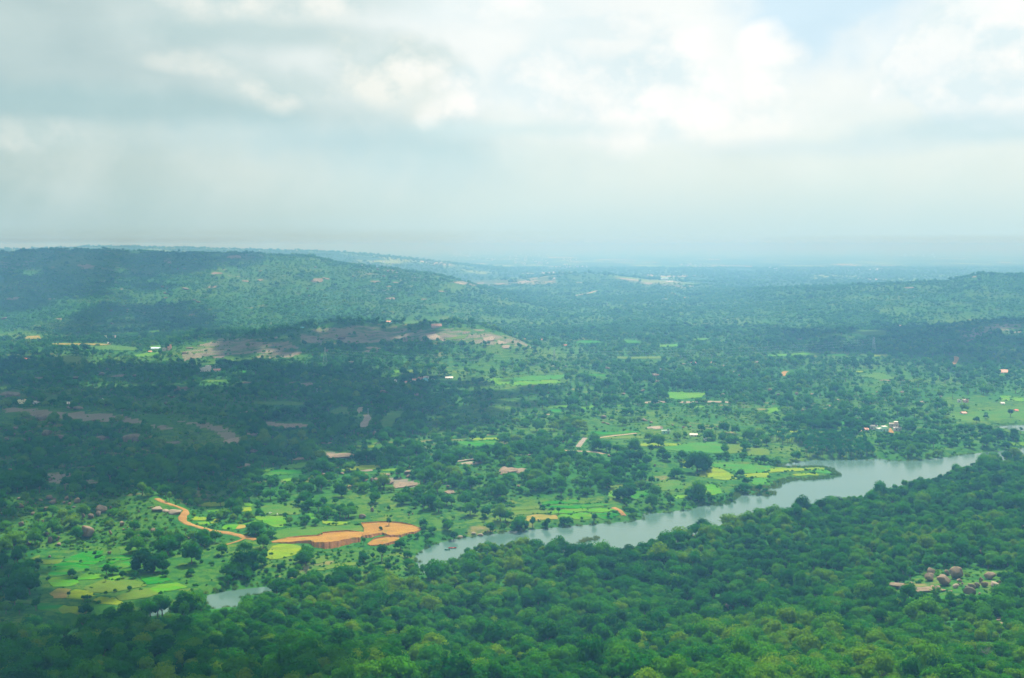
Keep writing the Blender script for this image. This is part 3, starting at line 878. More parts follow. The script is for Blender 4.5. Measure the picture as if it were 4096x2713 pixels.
# outcrops: region, centre x, y, width, height on the picture, style (s slab, c cliff), colour
OUTC = []
def O(k, style, mat, *rows):
    for r in rows:
        (p,) = Z(k, [r[:2]])
        OUTC.append((p[0], p[1], r[2] * ZK, r[3] * ZK, style, mat))
O('R5', 's', grey_rock_m, (330, 352, 150, 24), (1450, 462, 120, 18), (1700, 640, 180, 24), (1540, 605, 160, 24), (850, 960, 150, 36), (290, 955, 120, 18))
O('R5', 'c', grey_rock_m, (100, 178, 220, 70), (920, 570, 120, 50), (1170, 570, 250, 85), (1590, 128, 70, 80), (1660, 118, 80, 30), (390, 385, 140, 60))
O('R5', 's', pale_rock_m, (2090, 580, 200, 90), (2180, 810, 150, 55), (2140, 328, 290, 20), (2250, 520, 110, 60))
O('R6', 's', rock_m, (1310, 975, 350, 85), (710, 718, 360, 70), (385, 750, 170, 26), (625, 606, 110, 20), (290, 445, 560, 60), (1735, 1047, 110, 36), (2240, 850, 200, 70))
O('R6', 's', pale_rock_m, (1830, 770, 300, 26), (1000, 855, 150, 20), (1920, 790, 240, 24), (0, 520, 90, 40))
O('R7', 's', pale_rock_m, (1270, 243, 360, 26), (1560, 240, 240, 28), (1830, 240, 260, 24), (1300, 470, 180, 34), (520, 700, 90, 18), (320, 352, 80, 12), (640, 684, 180, 12))
O('R7', 's', rock_m, (80, 855, 190, 70))
O('R8', 's', rock_m, (400, 168, 60, 36), (1400, 240, 90, 24), (548, 272, 50, 40), (1220, 45, 170, 20), (1050, 48, 120, 16))
O('R2', 's', grey_rock_m, (800, 990, 90, 26), (1040, 985, 70, 22), (1580, 965, 80, 16), (1880, 965, 80, 18))
O('R2', 's', pale_rock_m, (1060, 1100, 180, 60), (2080, 1020, 130, 34), (2190, 1050, 120, 36), (2240, 1090, 110, 34), (1680, 1030, 70, 16), (990, 1130, 90, 40), (1600, 1000, 240, 24))
O('R2', 's', grey_rock_m, (170, 1070, 90, 22), (360, 1150, 80, 22), (830, 1230, 130, 36), (450, 1425, 180, 40), (330, 1410, 100, 30))
O('R2', 's', rock_m, (1060, 500, 180, 50), (1250, 510, 100, 36), (1500, 660, 90, 30), (1200, 655, 160, 30), (560, 490, 180, 60), (1190, 545, 70, 30), (30, 490, 120, 26), (1660, 590, 120, 30), (1390, 545, 70, 20), (620, 470, 100, 50))
O('R1', 's', rock_m, (1900, 555, 200, 18), (530, 840, 110, 20), (1710, 805, 120, 14), (1080, 722, 90, 20), (1090, 572, 110, 14), (90, 660, 190, 14), (450, 662, 120, 12), (2100, 285, 210, 20), (760, 370, 300, 14), (1650, 390, 40, 10), (1930, 430, 160, 24), (2200, 500, 130, 24), (1500, 335, 260, 12))
O('R1', 's', grey_rock_m, (1050, 1350, 160, 30), (2150, 1090, 160, 30), (1950, 1180, 140, 26), (2230, 1060, 110, 26), (1690, 1098, 70, 40), (330, 1370, 130, 26), (1700, 1195, 120, 20), (1650, 1470, 80, 50), (960, 1290, 80, 16), (2200, 1410, 160, 26))
O('B4', 's', rock_m, (1400, 765, 330, 95), (2150, 1030, 280, 60), (2110, 1080, 90, 36), (1120, 780, 110, 30))
O('R3', 's', pale_rock_m, (110, 505, 230, 30), (330, 505, 150, 24), (1010, 480, 220, 26), (1230, 520, 180, 30), (1420, 500, 180, 24), (600, 510, 140, 30), (850, 697, 50, 20), (1370, 660, 120, 24), (1100, 492, 150, 16))
O('R2', 's', pale_rock_m, (1840, 520, 200, 30), (2000, 515, 140, 40), (2180, 520, 180, 40))
O('R4', 's', rock_m, (1270, 560, 160, 18), (1850, 462, 90, 18), (300, 1022, 90, 14))

BOUL = []
def Bd(k, *rows):
    for r in rows:
        (p,) = Z(k, [r[:2]])
        BOUL.append((p[0], p[1], r[2] * ZK, r[3] * ZK, r[4] if len(r) > 4 else rock_m))
Bd('B1', (760, 270, 122, 106), (900, 62, 92, 62), (872, 100, 52, 42), (805, 125, 60, 40), (740, 115, 40, 32), (402, 55, 60, 35), (170, 30, 68, 36), (291, 95, 32, 30), (181, 188, 45, 42), (560, 104, 46, 26), (375, 170, 24, 34),
   (420, 281, 46, 28), (446, 335, 40, 56), (510, 322, 42, 42), (522, 372, 40, 28), (245, 367, 48, 30), (126, 424, 36, 34), (1086, 188, 42, 46), (1105, 237, 26, 13), (1371, 248, 46, 30), (1480, 313, 50, 34), (1690, 318, 26, 20),
   (986, 268, 30, 42), (20, 96, 50, 30), (440, 480, 32, 20), (282, 546, 24, 20), (976, 446, 36, 30), (1776, 380, 46, 18), (2030, 588, 34, 20), (1180, 165, 18, 16), (1188, 180, 20, 14), (1140, 215, 16, 14), (1395, 340, 20, 18), (65, 335, 26, 24), (1240, 290, 20, 16), (300, 10, 40, 22))
Bd('R5', (440, 1104, 68, 42), (591, 1111, 42, 36), (685, 1131, 52, 40), (460, 1146, 70, 30), (486, 1120, 32, 28), (570, 1146, 28, 26), (616, 1156, 36, 20), (656, 1186, 30, 16), (258, 1146, 46, 22), (160, 1111, 52, 14), (360, 1124, 42, 16),
   (1605, 1018, 62, 24), (1785, 1021, 48, 16), (1896, 1031, 48, 16), (1555, 1240, 104, 30, pale_rock_m), (1398, 1217, 120, 20, pale_rock_m), (1480, 1222, 60, 18, pale_rock_m), (1350, 1190, 30, 14), (1425, 1185, 24, 18), (1670, 1160, 50, 14), (990, 1190, 24, 24), (970, 1250, 30, 20), (1245, 1225, 24, 16),
   (250, 520, 62, 44, grey_rock_m), (400, 525, 88, 54, grey_rock_m), (183, 588, 70, 40, grey_rock_m), (132, 482, 66, 18, grey_rock_m), (535, 560, 68, 34, grey_rock_m), (690, 302, 84, 32, grey_rock_m), (610, 298, 60, 18, grey_rock_m), (110, 540, 60, 22, grey_rock_m), (50, 575, 50, 20, grey_rock_m), (470, 552, 50, 18, grey_rock_m),
   (2270, 690, 80, 26), (695, 880, 50, 16, grey_rock_m), (580, 930, 50, 14, grey_rock_m), (430, 942, 70, 20, grey_rock_m), (985, 998, 30, 20), (85, 850, 40, 12), (655, 447, 36, 14, grey_rock_m), (835, 410, 40, 16, grey_rock_m), (460, 640, 60, 20, grey_rock_m), (980, 135, 50, 18, grey_rock_m), (1525, 195, 60, 24, grey_rock_m), (1490, 260, 60, 22, grey_rock_m))
Bd('R6', (1172, 905, 64, 32), (1082, 945, 52, 32), (1036, 948, 36, 38), (975, 903, 52, 26), (968, 943, 80, 26), (1355, 880, 76, 38), (1265, 880, 40, 30), (1200, 970, 70, 26), (1625, 930, 56, 38), (1690, 970, 60, 16), (730, 842, 40, 26), (575, 790, 30, 20), (952, 1272, 60, 34), (600, 900, 50, 26), (770, 885, 46, 18),
   (1062, 525, 56, 36), (1352, 482, 54, 26), (1440, 183, 60, 28), (1140, 155, 80, 26), (1575, 812, 60, 18), (1360, 912, 50, 20), (1440, 1075, 30, 18), (1390, 1112, 30, 14), (1585, 1115, 24, 18), (1300, 1122, 24, 14), (1420, 1145, 20, 12), (1370, 1255, 18, 14), (1400, 1245, 16, 14), (1605, 1150, 20, 14), (1720, 1000, 30, 16), (1240, 1090, 20, 14), (1500, 1160, 20, 12),
   (2115, 682, 40, 16), (1490, 448, 44, 14), (1380, 830, 30, 16), (1545, 905, 40, 20), (1330, 1080, 20, 12), (1265, 1060, 22, 12), (1040, 1210, 30, 36), (2010, 1440, 60, 22, pale_rock_m), (1830, 1462, 60, 18, pale_rock_m), (1950, 1425, 40, 20, pale_rock_m), (1710, 1000, 26, 14))
Bd('R7', (822, 378, 52, 34), (1015, 425, 50, 28), (1280, 812, 22, 26), (870, 725, 34, 22), (1190, 410, 60, 14), (1250, 428, 40, 14), (65, 700, 40, 18), (150, 722, 36, 14), (60, 1000, 30, 26), (1000, 172, 40, 20), (1170, 145, 44, 22), (335, 162, 50, 12), (510, 172, 50, 16), (1890, 185, 50, 26), (2260, 235, 40, 14), (1540, 470, 30, 14), (860, 440, 40, 12), (820, 430, 40, 10), (1440, 450, 26, 12), (1740, 500, 26, 10), (1840, 465, 26, 12), (1690, 470, 30, 10), (1340, 470, 26, 12), (260, 1165, 18, 8), (1600, 460, 26, 10), (460, 600, 26, 14), (370, 605, 26, 12))
Bd('R8', (625, 232, 48, 28), (90, 180, 34, 30), (260, 170, 40, 24), (310, 320, 30, 16), (385, 320, 36, 20), (122, 470, 36, 16), (240, 105, 30, 14), (25, 140, 50, 30), (165, 145, 50, 16), (710, 188, 30, 12), (1020, 400, 24, 10), (980, 155, 30, 10), (1555, 195, 24, 10), (770, 190, 30, 10), (800, 395, 30, 14), (1450, 170, 20, 10), (1160, 250, 30, 12), (1120, 265, 24, 12), (1210, 155, 40, 12))
Bd('R3', (1635, 1255, 30, 12), (1330, 1300, 40, 16), (1580, 1335, 40, 20), (1310, 1365, 110, 14), (860, 1287, 50, 14), (975, 1388, 50, 14), (480, 1268, 26, 16), (1890, 1270, 70, 20), (1540, 1250, 50, 10), (1990, 1320, 30, 12), (1660, 1378, 30, 12), (2200, 1235, 50, 14), (1300, 1405, 50, 10), (2040, 1350, 30, 16))
Bd('R2', (1146, 461, 34, 18), (530, 380, 26, 12), (1220, 634, 24, 12), (870, 460, 26, 14), (1090, 395, 30, 16), (460, 570, 26, 14), (1180, 415, 30, 16), (475, 635, 26, 12), (640, 1132, 56, 14), (510, 1165, 30, 12), (900, 1165, 34, 16), (590, 1020, 40, 12), (510, 1010, 50, 12), (1810, 1068, 30, 14), (170, 1015, 50, 16), (1440, 1530, 60, 26), (760, 1015, 80, 30))
Bd('R1', (1450, 553, 36, 14), (1500, 572, 22, 16), (1660, 575, 66, 16), (1480, 612, 50, 14), (1735, 672, 36, 14), (1775, 692, 50, 22), (1240, 482, 26, 8), (1150, 760, 36, 10), (1125, 780, 30, 14), (990, 770, 40, 16), (1590, 395, 30, 8), (1520, 372, 30, 10), (1480, 655, 40, 12), (1830, 610, 40, 8), (20, 840, 60, 24), (1910, 815, 30, 8), (350, 915, 50, 12), (1000, 885, 40, 12), (1650, 1150, 50, 16), (900, 1340, 70, 30, grey_rock_m), (1210, 1355, 70, 24, grey_rock_m), (1080, 1420, 40, 14, grey_rock_m), (670, 1372, 60, 26, grey_rock_m), (975, 1480, 50, 12, grey_rock_m), (1520, 1240, 40, 10))
Bd('B4', (1472, 628, 64, 72), (1455, 676, 92, 58), (1706, 642, 120, 88), (1595, 708, 140, 80), (1576, 662, 60, 20), (1724, 698, 52, 26), (2006, 658, 90, 62), (1948, 732, 62, 50), (2050, 742, 96, 30, pale_rock_m), (1832, 750, 62, 42), (1886, 742, 54, 40, grey_rock_m), (1830, 806, 104, 66, grey_rock_m), (1900, 816, 30, 20), (1785, 753, 32, 26), (1914, 692, 44, 50), (1165, 747, 126, 50), (1289, 732, 40, 46), (1327, 770, 42, 30),
   (1530, 772, 62, 40), (1690, 750, 62, 30, pale_rock_m), (1606, 630, 46, 44), (1190, 762, 40, 24), (1906, 446, 60, 40), (2105, 476, 40, 26), (2270, 215, 60, 40), (400, 946, 34, 30), (1160, 700, 40, 36), (1715, 727, 24, 18), (1745, 722, 22, 18), (2085, 712, 28, 28), (2252, 718, 22, 18), (1640, 798, 40, 18), (1480, 755, 60, 20), (2030, 895, 40, 30))
Bd('B3', (1965, 932, 104, 50), (1856, 1036, 112, 46), (1615, 298, 50, 18), (2170, 1195, 30, 18), (2235, 1232, 40, 16))

# houses: region, centre x of the front, y of the base, width px, wall height px, roof style, wall, roof colours, label
WHT, CRM, PNK, GRN, CYN, GRY, TAN, YEL = ('white_wall', (0.60, 0.60, 0.56)), ('cream_wall', (0.72, 0.66, 0.50)), ('pink_wall', (0.72, 0.42, 0.36)), ('green_wall', (0.30, 0.62, 0.42)), ('cyan_wall', (0.16, 0.58, 0.62)), ('grey_wall', (0.48, 0.46, 0.46)), ('tan_wall', (0.55, 0.42, 0.34)), ('yellow_wall', (0.80, 0.76, 0.46))
RED, BLU, CON, SAL, RUS = ('red_tile', (0.55, 0.16, 0.10)), ('blue_sheet', (0.42, 0.62, 0.74)), ('concrete_roof', (0.60, 0.56, 0.50)), ('salmon_sheet', (0.72, 0.36, 0.26)), ('rust_sheet', (0.50, 0.26, 0.20))
HOUSES = [
 ('R1', 1385, 1113, 72, 10, 'mono', WHT, BLU, 'long farm shed with pale blue sheet roof beside bright green strips', 'shed'),
 ('R1', 1345, 1143, 26, 12, 'gable', WHT, SAL, 'small white hut with salmon roof below the blue roofed shed', 'house'),
 ('R1', 1470, 1130, 28, 22, 'flat', GRY, CON, 'small grey flat roofed house between the blue shed and the pink house', 'house'),
 ('R1', 1518, 1122, 32, 40, 'flat2', PNK, RED, 'tall pink house with red parapet at the edge of the rocky slope', 'house'),
 ('R1', 1840, 1318, 84, 46, 'flat2', WHT, CON, 'large white two storey house below the rocky knoll', 'house'),
 ('R1', 1943, 1312, 62, 16, 'gable', WHT, RUS, 'low white cottage with rust pink roof next to the large white house', 'house'),
 ('R1', 960, 1012, 38, 16, 'flat', CRM, CON, 'cream box building at the foot of the long hazy hill', 'house'),
 ('R1', 1013, 1012, 36, 15, 'flat', PNK, CON, 'faded pink box building at the foot of the long hazy hill', 'house'),
 ('R1', 975, 1066, 22, 9, 'gable', WHT, CON, 'tiny white hut at the end of the tan field strip', 'house'),
 ('R1', 235, 1208, 36, 9, 'gable', WHT, RED, 'tiny red roofed hut among dark trees under the hazy hill', 'house'),
 ('R5', 178, 258, 38, 24, 'flat', YEL, CON, 'pale yellow house half sunk in dark trees beside the rock block', 'house'),
 ('R5', 216, 258, 24, 32, 'flat2', YEL, RED, 'narrow yellow house with red stair turret', 'house'),
 ('R5', 312, 262, 72, 14, 'flat', WHT, CON, 'long low white farm building near the yellow house', 'house'),
 ('R5', 617, 266, 66, 13, 'gable', CRM, CON, 'long cream shed half hidden in dark trees', 'shed'),
 ('R5', 912, 260, 36, 38, 'flat2', GRN, CON, 'pale green two storey house alone in the dark wood', 'house'),
 ('R2', 1425, 1396, 44, 12, 'gable', WHT, SAL, 'white house with pink hipped roof in the central hamlet', 'house'),
 ('R2', 1478, 1388, 46, 18, 'flat', PNK, CON, 'pink flat roofed house with white parapet in the central hamlet', 'house'),
 ('R2', 1525, 1380, 40, 16, 'flat', WHT, CON, 'white flat roofed house behind the turquoise house', 'house'),
 ('R2', 1520, 1404, 42, 22, 'flat', CYN, CON, 'turquoise house in the central hamlet', 'house'),
 ('R2', 1583, 1398, 26, 18, 'flat', WHT, CON, 'small white cube house at the end of the central hamlet', 'house'),
 ('R2', 1360, 1418, 46, 10, 'gable', CRM, RUS, 'low rusty roofed shed under dark trees by the central hamlet', 'shed'),
 ('R2', 1250, 1408, 20, 14, 'flat', WHT, CON, 'tiny white outhouse under the dark clump by the hamlet', 'house'),
 ('R2', 1730, 1378, 62, 8, 'mono', CRM, CON, 'long low cream sheet shed in the trees', 'shed'),
 ('R2', 414, 925, 24, 10, 'mono', CYN, CYN, 'tiny turquoise shed on the far slope behind the knoll', 'shed'),
 ('R2', 1615, 918, 84, 22, 'gable', TAN, RUS, 'wide orange walled barn on the far slope behind the knoll', 'barn'),
 ('R2', 1190, 878, 46, 14, 'gable', TAN, SAL, 'orange roofed farmhouse on the far hillside', 'house'),
 ('R3', 475, 1088, 30, 14, 'gable', CRM, RED, 'cottage with bright red tiled roof beyond the pylon', 'house'),
 ('R3', 268, 1034, 14, 8, 'gable', CRM, RED, 'speck of a red roofed hut beyond the rocky knoll end', 'house'),
 ('R3', 106, 1032, 30, 8, 'gable', WHT, SAL, 'small salmon roofed hut at the rocky knoll end', 'house'),
 ('R3', 1632, 1246, 48, 12, 'gable', WHT, RED, 'long red roofed cottage among pale boulders', 'house'),
 ('R3', 1787, 1244, 42, 12, 'gable', CRM, RUS, 'dull red roofed cottage near the pale boulders', 'house'),
 ('R3', 1362, 490, 70, 16, 'gable', WHT, BLU, 'white works shed on the quarry terrace', 'shed'),
 ('R3', 1410, 512, 60, 10, 'mono', WHT, WHT, 'low white roofed works shed below the quarry terrace', 'shed'),
 ('R3', 370, 486, 26, 12, 'gable', WHT, CON, 'tiny white shed on top of the quarry hill', 'shed'),
 ('R4', 2095, 1327, 104, 12, 'gable', CRM, SAL, 'long barn with pink red sheet roof alone on the far scrub slope', 'barn'),
 ('R4', 1187, 908, 20, 9, 'gable', WHT, SAL, 'speck of a pink roofed hut under the far ridge', 'house'),
 ('R7', 1380, 524, 66, 18, 'flat', GRN, WHT, 'pale green house with white roof slab beside the field strips', 'house'),
 ('R7', 1630, 549, 62, 16, 'gable', CRM, CON, 'cream farm shed beside boulders above the striped crop', 'shed'),
 ('R7', 1732, 588, 14, 10, 'flat', WHT, CON, 'tiny white pump house above the striped crop', 'shed'),
 ('R8', 952, 490, 62, 26, 'flat', GRY, CON, 'grey unfinished house at the end of the lakeside hamlet', 'house'),
 ('R8', 1030, 505, 88, 32, 'flat2', GRN, CON, 'mint green house with stair turret in the lakeside hamlet', 'house'),
 ('R8', 1133, 468, 72, 38, 'flat2', TAN, CON, 'tall brown pink house at the back of the lakeside hamlet', 'house'),
 ('R8', 1162, 502, 58, 24, 'flat', GRY, CON, 'grey walled house with water tank in the lakeside hamlet', 'house'),
 ('R8', 882, 499, 32, 12, 'gable', WHT, SAL, 'little salmon roofed hut beside the lakeside hamlet', 'house'),
 ('R8', 822, 510, 24, 8, 'gable', CRM, SAL, 'tiny tan hut between the palms and the lakeside hamlet', 'house'),
 ('R8', 1775, 246, 34, 18, 'flat', PNK, CON, 'faded pink house at the edge of the broad wood', 'house'),
 ('R8', 1718, 246, 28, 14, 'flat', WHT, CON, 'white house half hidden at the edge of the broad wood', 'house'),
 ('R8', 1755, 352, 42, 12, 'gable', WHT, SAL, 'salmon roofed cottage on the broad green field', 'house'),
 ('R8', 2105, 264, 28, 10, 'gable', WHT, CON, 'small white shed on the far side of the broad green field', 'shed'),
 ('R8', 2226, 329, 26, 10, 'gable', CRM, RED, 'red roofed hut beside the pond', 'house'),
]

# ------------------------------------------------------------------ terrain mesh
wood_px_line = None
def px_of_ground():
    return project(GX.ravel(), GY.ravel(), GZ.ravel())

NEAR_EDGE = np.array(sorted([(px, py) for px, py in near_line] + Z('B2', [(1430, 515), (1200, 590), (900, 620), (500, 690), (200, 775)]) + Z('B1', [(2000, 935), (1600, 960), (1260, 1050), (900, 1130), (500, 1220), (200, 1290), (-400, 1330)])), float)
def in_near_forest(x, y):
    z7 = np.full(np.shape(x), 7.0)
    px, py = project(x, y, z7)
    return (py > np.interp(px, NEAR_EDGE[:, 0], NEAR_EDGE[:, 1])) & (y < 1500)

ROCK_PX = [Z('R2', [(380, 960), (700, 890), (1100, 895), (1500, 925), (2000, 930), (2294, 1000), (2294, 1090), (1900, 1060), (1500, 1040), (1100, 1060), (700, 1080), (380, 1060)]), Z('R2', [(540, 950), (800, 895), (1100, 930), (1150, 960), (1080, 1020), (850, 1040), (640, 1010)]), Z('R2', [(1290, 960), (1500, 930), (1900, 930), (2294, 1000), (2294, 1080), (2000, 1010), (1700, 985), (1400, 1010)]),
           Z('R3', [(0, 1000), (100, 1040), (190, 1110), (120, 1100), (0, 1090)]), Z('R2', [(0, 1050), (300, 1030), (440, 1150), (300, 1190), (0, 1200)]), Z('R1', [(1650, 1110), (2000, 1010), (2294, 1020), (2294, 1150), (1900, 1180), (1600, 1230)]),
           Z('R5', [(0, 285), (240, 300), (700, 330), (1100, 350), (1300, 430), (1600, 490), (1500, 500), (1200, 440), (900, 420), (600, 390), (350, 410), (240, 340), (0, 330)]),
           Z('R5', [(1480, 400), (1850, 430), (2060, 470), (2180, 600), (2100, 640), (2000, 560), (1750, 450)]), Z('R5', [(400, 880), (700, 870), (930, 980), (700, 1000), (420, 960)]),
           Z('R6', [(0, 405), (560, 470), (560, 490), (200, 470), (0, 430)]), Z('R6', [(540, 690), (700, 675), (890, 750), (600, 750)]), Z('R6', [(1120, 930), (1250, 910), (1490, 970), (1480, 1030), (1250, 1000)]),
           Z('R4', [(1700, 960), (2000, 890), (2294, 890), (2294, 960), (1900, 1000), (1750, 1080)]), Z('R3', [(0, 470), (400, 470), (420, 520), (200, 545), (0, 530)]), Z('R2', [(1720, 510), (2294, 470), (2294, 545), (1900, 550)]),
           Z('R3', [(850, 460), (1300, 500), (1540, 490), (1540, 560), (1200, 545), (950, 490)])]

SPARSE = [  # px outline, share of trees kept there, bushes kept
 (Z('R6', [(480, 1090), (1000, 1050), (1480, 1230), (2294, 1190), (2294, 1385), (1700, 1440), (1400, 1350), (150, 1480), (160, 1400), (900, 1290)]), .10, .25),
 (Z('B1', [(220, 500), (600, 400), (1300, 390), (1750, 760), (1600, 880), (1100, 930), (700, 1010), (330, 960), (400, 800)]), .03, .10),
 (Z('B1', [(1480, 480), (1700, 380), (2294, 320), (2294, 480), (2000, 720), (1850, 830), (1500, 640)]), .14, .35),
 (Z('B1', [(0, 1000), (350, 1000), (780, 1000), (1200, 880), (1700, 800), (1700, 900), (1250, 1010), (800, 1090), (450, 1160), (0, 1250)]), .10, .3),
 (Z('R7', [(880, 290), (2294, 270), (2294, 600), (1100, 520), (700, 500)]), .28, .8),
 (Z('R5', [(0, 1090), (700, 1090), (1500, 1120), (1700, 1500), (1000, 1568), (0, 1568)]), .42, 1.7),
 (Z('B2', [(0, 300), (480, 420), (1300, 400), (1480, 300), (1440, 490), (1200, 590), (500, 680), (0, 740)]), .22, 1.0),
 (Z('R5', [(100, 300), (1200, 330), (2100, 480), (2200, 640), (1500, 640), (1300, 500), (500, 420)]), .12, .5),
 (Z('R2', [(500, 960), (1100, 890), (2000, 930), (2294, 1010), (2294, 1090), (1600, 1040), (1200, 1060), (500, 1060)]), .12, .5),
 (Z('R1', [(1500, 1110), (2000, 1000), (2294, 1010), (2294, 1230), (1700, 1260)]), .25, .8),
 (Z('R2', [(0, 1000), (500, 970), (480, 1230), (0, 1240)]), .25, .8),
 (Z('R7', [(0, 1100), (1000, 1100), (1000, 1290), (0, 1350)]), .05, .3),
 (Z('R7', [(1240, 760), (2294, 780), (2294, 1000), (1700, 1090), (1240, 1050)]), .12, .3),
 (Z('R8', [(0, 820), (660, 820), (660, 910), (200, 960), (0, 1020)]), .03, .3),
 (Z('R4', [(700, 1300), (1700, 1330), (1700, 1560), (700, 1500)]), .35, .9),
 (Z('R8', [(0, 540), (980, 540), (980, 765), (0, 790)]), .02, .3),
 (Z('R8', [(1540, 180), (2400, 180), (2400, 450), (1700, 440)]), .06, .2),
 (Z('B4', [(1050, 790), (1300, 690), (1450, 580), (2150, 600), (2150, 760), (1950, 830), (1300, 790)]), .06, 1.2),
 (Z('B4', [(1880, 1080), (2294, 1000), (2294, 1090), (2100, 1120)]), .0, .3),
 (Z('B2', [(900, 600), (1300, 560), (2000, 560), (2000, 680), (1500, 740), (800, 700)]), .45, 1.2),
]

mask = np.zeros((nR * nA, 4), np.float32); mask[:, 3] = 1
gpx, gpy = px_of_ground()
front = (GY.ravel() > 200)
for p in ROCK_PX:
    mask[inside(np.where(front, gpx, -1e6), gpy, p), 0] = 0.56 if p[0][1] < 1560 else 0.70
hl = np.interp(GX.ravel() / np.maximum(GY.ravel(), 1), HILLS['left']['u'], HILLS['left']['z'], left=0, right=0)
onleft = front & (GY.ravel() > 2500) & (GY.ravel() < 5000) & (hl > 25)
mask[:, 0] = np.maximum(mask[:, 0], np.where(onleft, np.clip(0.24 + 0.5 * fbm(GX.ravel() / 160, GY.ravel() / 420, 3, 77), 0, 0.5), 0))
nf = in_near_forest(GX.ravel(), np.maximum(GY.ravel(), 1)) & front
dens_noise = fbm(GX.ravel() / 180, GY.ravel() / 240, 4, 19)
mask[:, 1] = np.where(nf, 0.9, np.clip(0.45 + 0.9 * dens_noise, 0, 0.85))
for p, kt, kb in SPARSE:
    s = inside(np.where(front, gpx, -1e6), gpy, p)
    mask[s, 1] = mask[s, 1] * min(1, kt + 0.1)
mask[:, 2] = np.clip(0.16 + 0.5 * fbm(GX.ravel() / 120, GY.ravel() / 90, 3, 31), 0, 0.42)
mask[nf, 2] *= 0.4
mask[inside(np.where(front, gpx, -1e6), gpy, Z('B4', [(1050, 800), (1240, 700), (1450, 580), (2060, 600), (2150, 740), (1950, 840)])), 1:3] = (0.45, 0.40)

idx = np.arange(nR * nA).reshape(nR, nA)
j2 = (np.arange(nA) + 1) % nA
quads = np.stack([idx[:-1], idx[1:], idx[1:][:, j2], idx[:-1][:, j2]], -1).reshape(-1, 4)
tm = quad_mesh('terrain', np.stack([GX.ravel(), GY.ravel(), GZ.ravel()], 1), quads, [terrain_m])
ca = tm.attributes.new('mask', 'FLOAT_COLOR', 'POINT')
ca.data.foreach_set('color', mask.ravel())
tag(obj('terrain', tm), 'green valley floor rising into hazy wooded hills', 'terrain', kind='structure')

def flat_sheet(poly, z, grow=3.0):
    P = np.asarray(poly, float)
    a = np.roll(P, 1, 0); b = np.roll(P, -1, 0)
    tg = b - a
    nrm = np.stack([tg[:, 1], -tg[:, 0]], 1)
    nrm /= np.maximum(np.linalg.norm(nrm, axis=1, keepdims=True), 1e-6)
    area = 0.5 * np.sum(P[:, 0] * np.roll(P[:, 1], -1) - np.roll(P[:, 0], -1) * P[:, 1])
    P = P + nrm * (grow if area > 0 else -grow)
    r = delaunay_2d_cdt([Vector(p) for p in P], [], [list(range(len(P)))], 1, 1e-4)
    return [(v.x, v.y, z) for v in r[0]], [tuple(f) for f in r[2]]

WN = ['lake', 'stream_pool', 'stream_pool', 'stream_pool', 'stream_pool', 'stream_pool', 'pond']
WL = ['long calm grey green lake bent around a field peninsula', 'calm stream pool between forest edge and reed bank', 'narrow bright pool in the reedy stream bed below the paddies',
      'small pool at the reedy bend of the stream below the yellow field', 'small shining pool at the dark forest edge', 'tiny pool between two shining pools of the stream', 'pale pond beyond the palm trees']
for W, nm, lb in zip(WATERS, WN, WL):
    v, f = flat_sheet(W, 0.0)
    tag(obj(nm, mesh_of(nm, v, f, [water_m])), lb, nm.split('_')[-1], kind='structure')

# ------------------------------------------------------------------ draped sheets: fields and roads
def drape(poly_px, lift, skirt, mat, name, cells=160, wobble=0.6):
    w = place(poly_px)[:, :2]
    ring = []
    n = len(w)
    per = np.linalg.norm(np.roll(w, -1, 0) - w, axis=1).sum()
    step = max(per / 60, 0.8)
    for i in range(n):
        a, b = w[i], w[(i + 1) % n]
        k = max(1, int(np.linalg.norm(b - a) / step))
        for t in range(k):
            ring.append(a + (b - a) * t / k)
    ring = np.array(ring)
    # soften corners, then a slightly uneven edge
    for _ in range(1):
        ring = 0.25 * np.roll(ring, 1, 0) + 0.5 * ring + 0.25 * np.roll(ring, -1, 0)
    ring += wobble * np.stack([vnoise(ring[:, 0] / 4, ring[:, 1] / 4, 3), vnoise(ring[:, 0] / 4, ring[:, 1] / 4, 4)], 1)
    lo, hi = ring.min(0), ring.max(0)
    area = np.prod(hi - lo)
    s = max(math.sqrt(area / cells), 1.5)
    xs, ys = np.meshgrid(np.arange(lo[0], hi[0], s), np.arange(lo[1], hi[1], s))
    ip = np.stack([xs.ravel(), ys.ravel()], 1)
    ok = inside(ip[:, 0], ip[:, 1], ring)
    if ok.any():
        ip = ip[ok]; ip = ip[seg_dist(ip[:, 0], ip[:, 1], ring, True) > s * 0.4]
    else:
        ip = ip[:0]
    pts = [Vector(p) for p in ring] + [Vector(p) for p in ip]
    r = delaunay_2d_cdt(pts, [], [list(range(len(ring)))], 1, 1e-4)
    V = np.array([(v.x, v.y) for v in r[0]])
    zz = ground(V[:, 0], V[:, 1]) + lift + 0.12 * vnoise(V[:, 0] / 3, V[:, 1] / 3, 9)
    verts = [(a, b, c) for (a, b), c in zip(V, zz)]
    faces = [tuple(f) for f in r[2]]
    # standing edge of the crop
    cnt = {}
    for f in faces:
        for i in range(len(f)):
            e = (f[i], f[(i + 1) % len(f)])
            cnt[e] = 1
    low = {}
    for (a, b) in list(cnt):
        if (b, a) not in cnt:
            for q in (a, b):
                if q not in low:
                    low[q] = len(verts)
                    verts.append((V[q, 0], V[q, 1], zz[q] - skirt))
            faces.append((b, a, low[a], low[b]))
    return obj(name, mesh_of(name, verts, faces, [mat]))

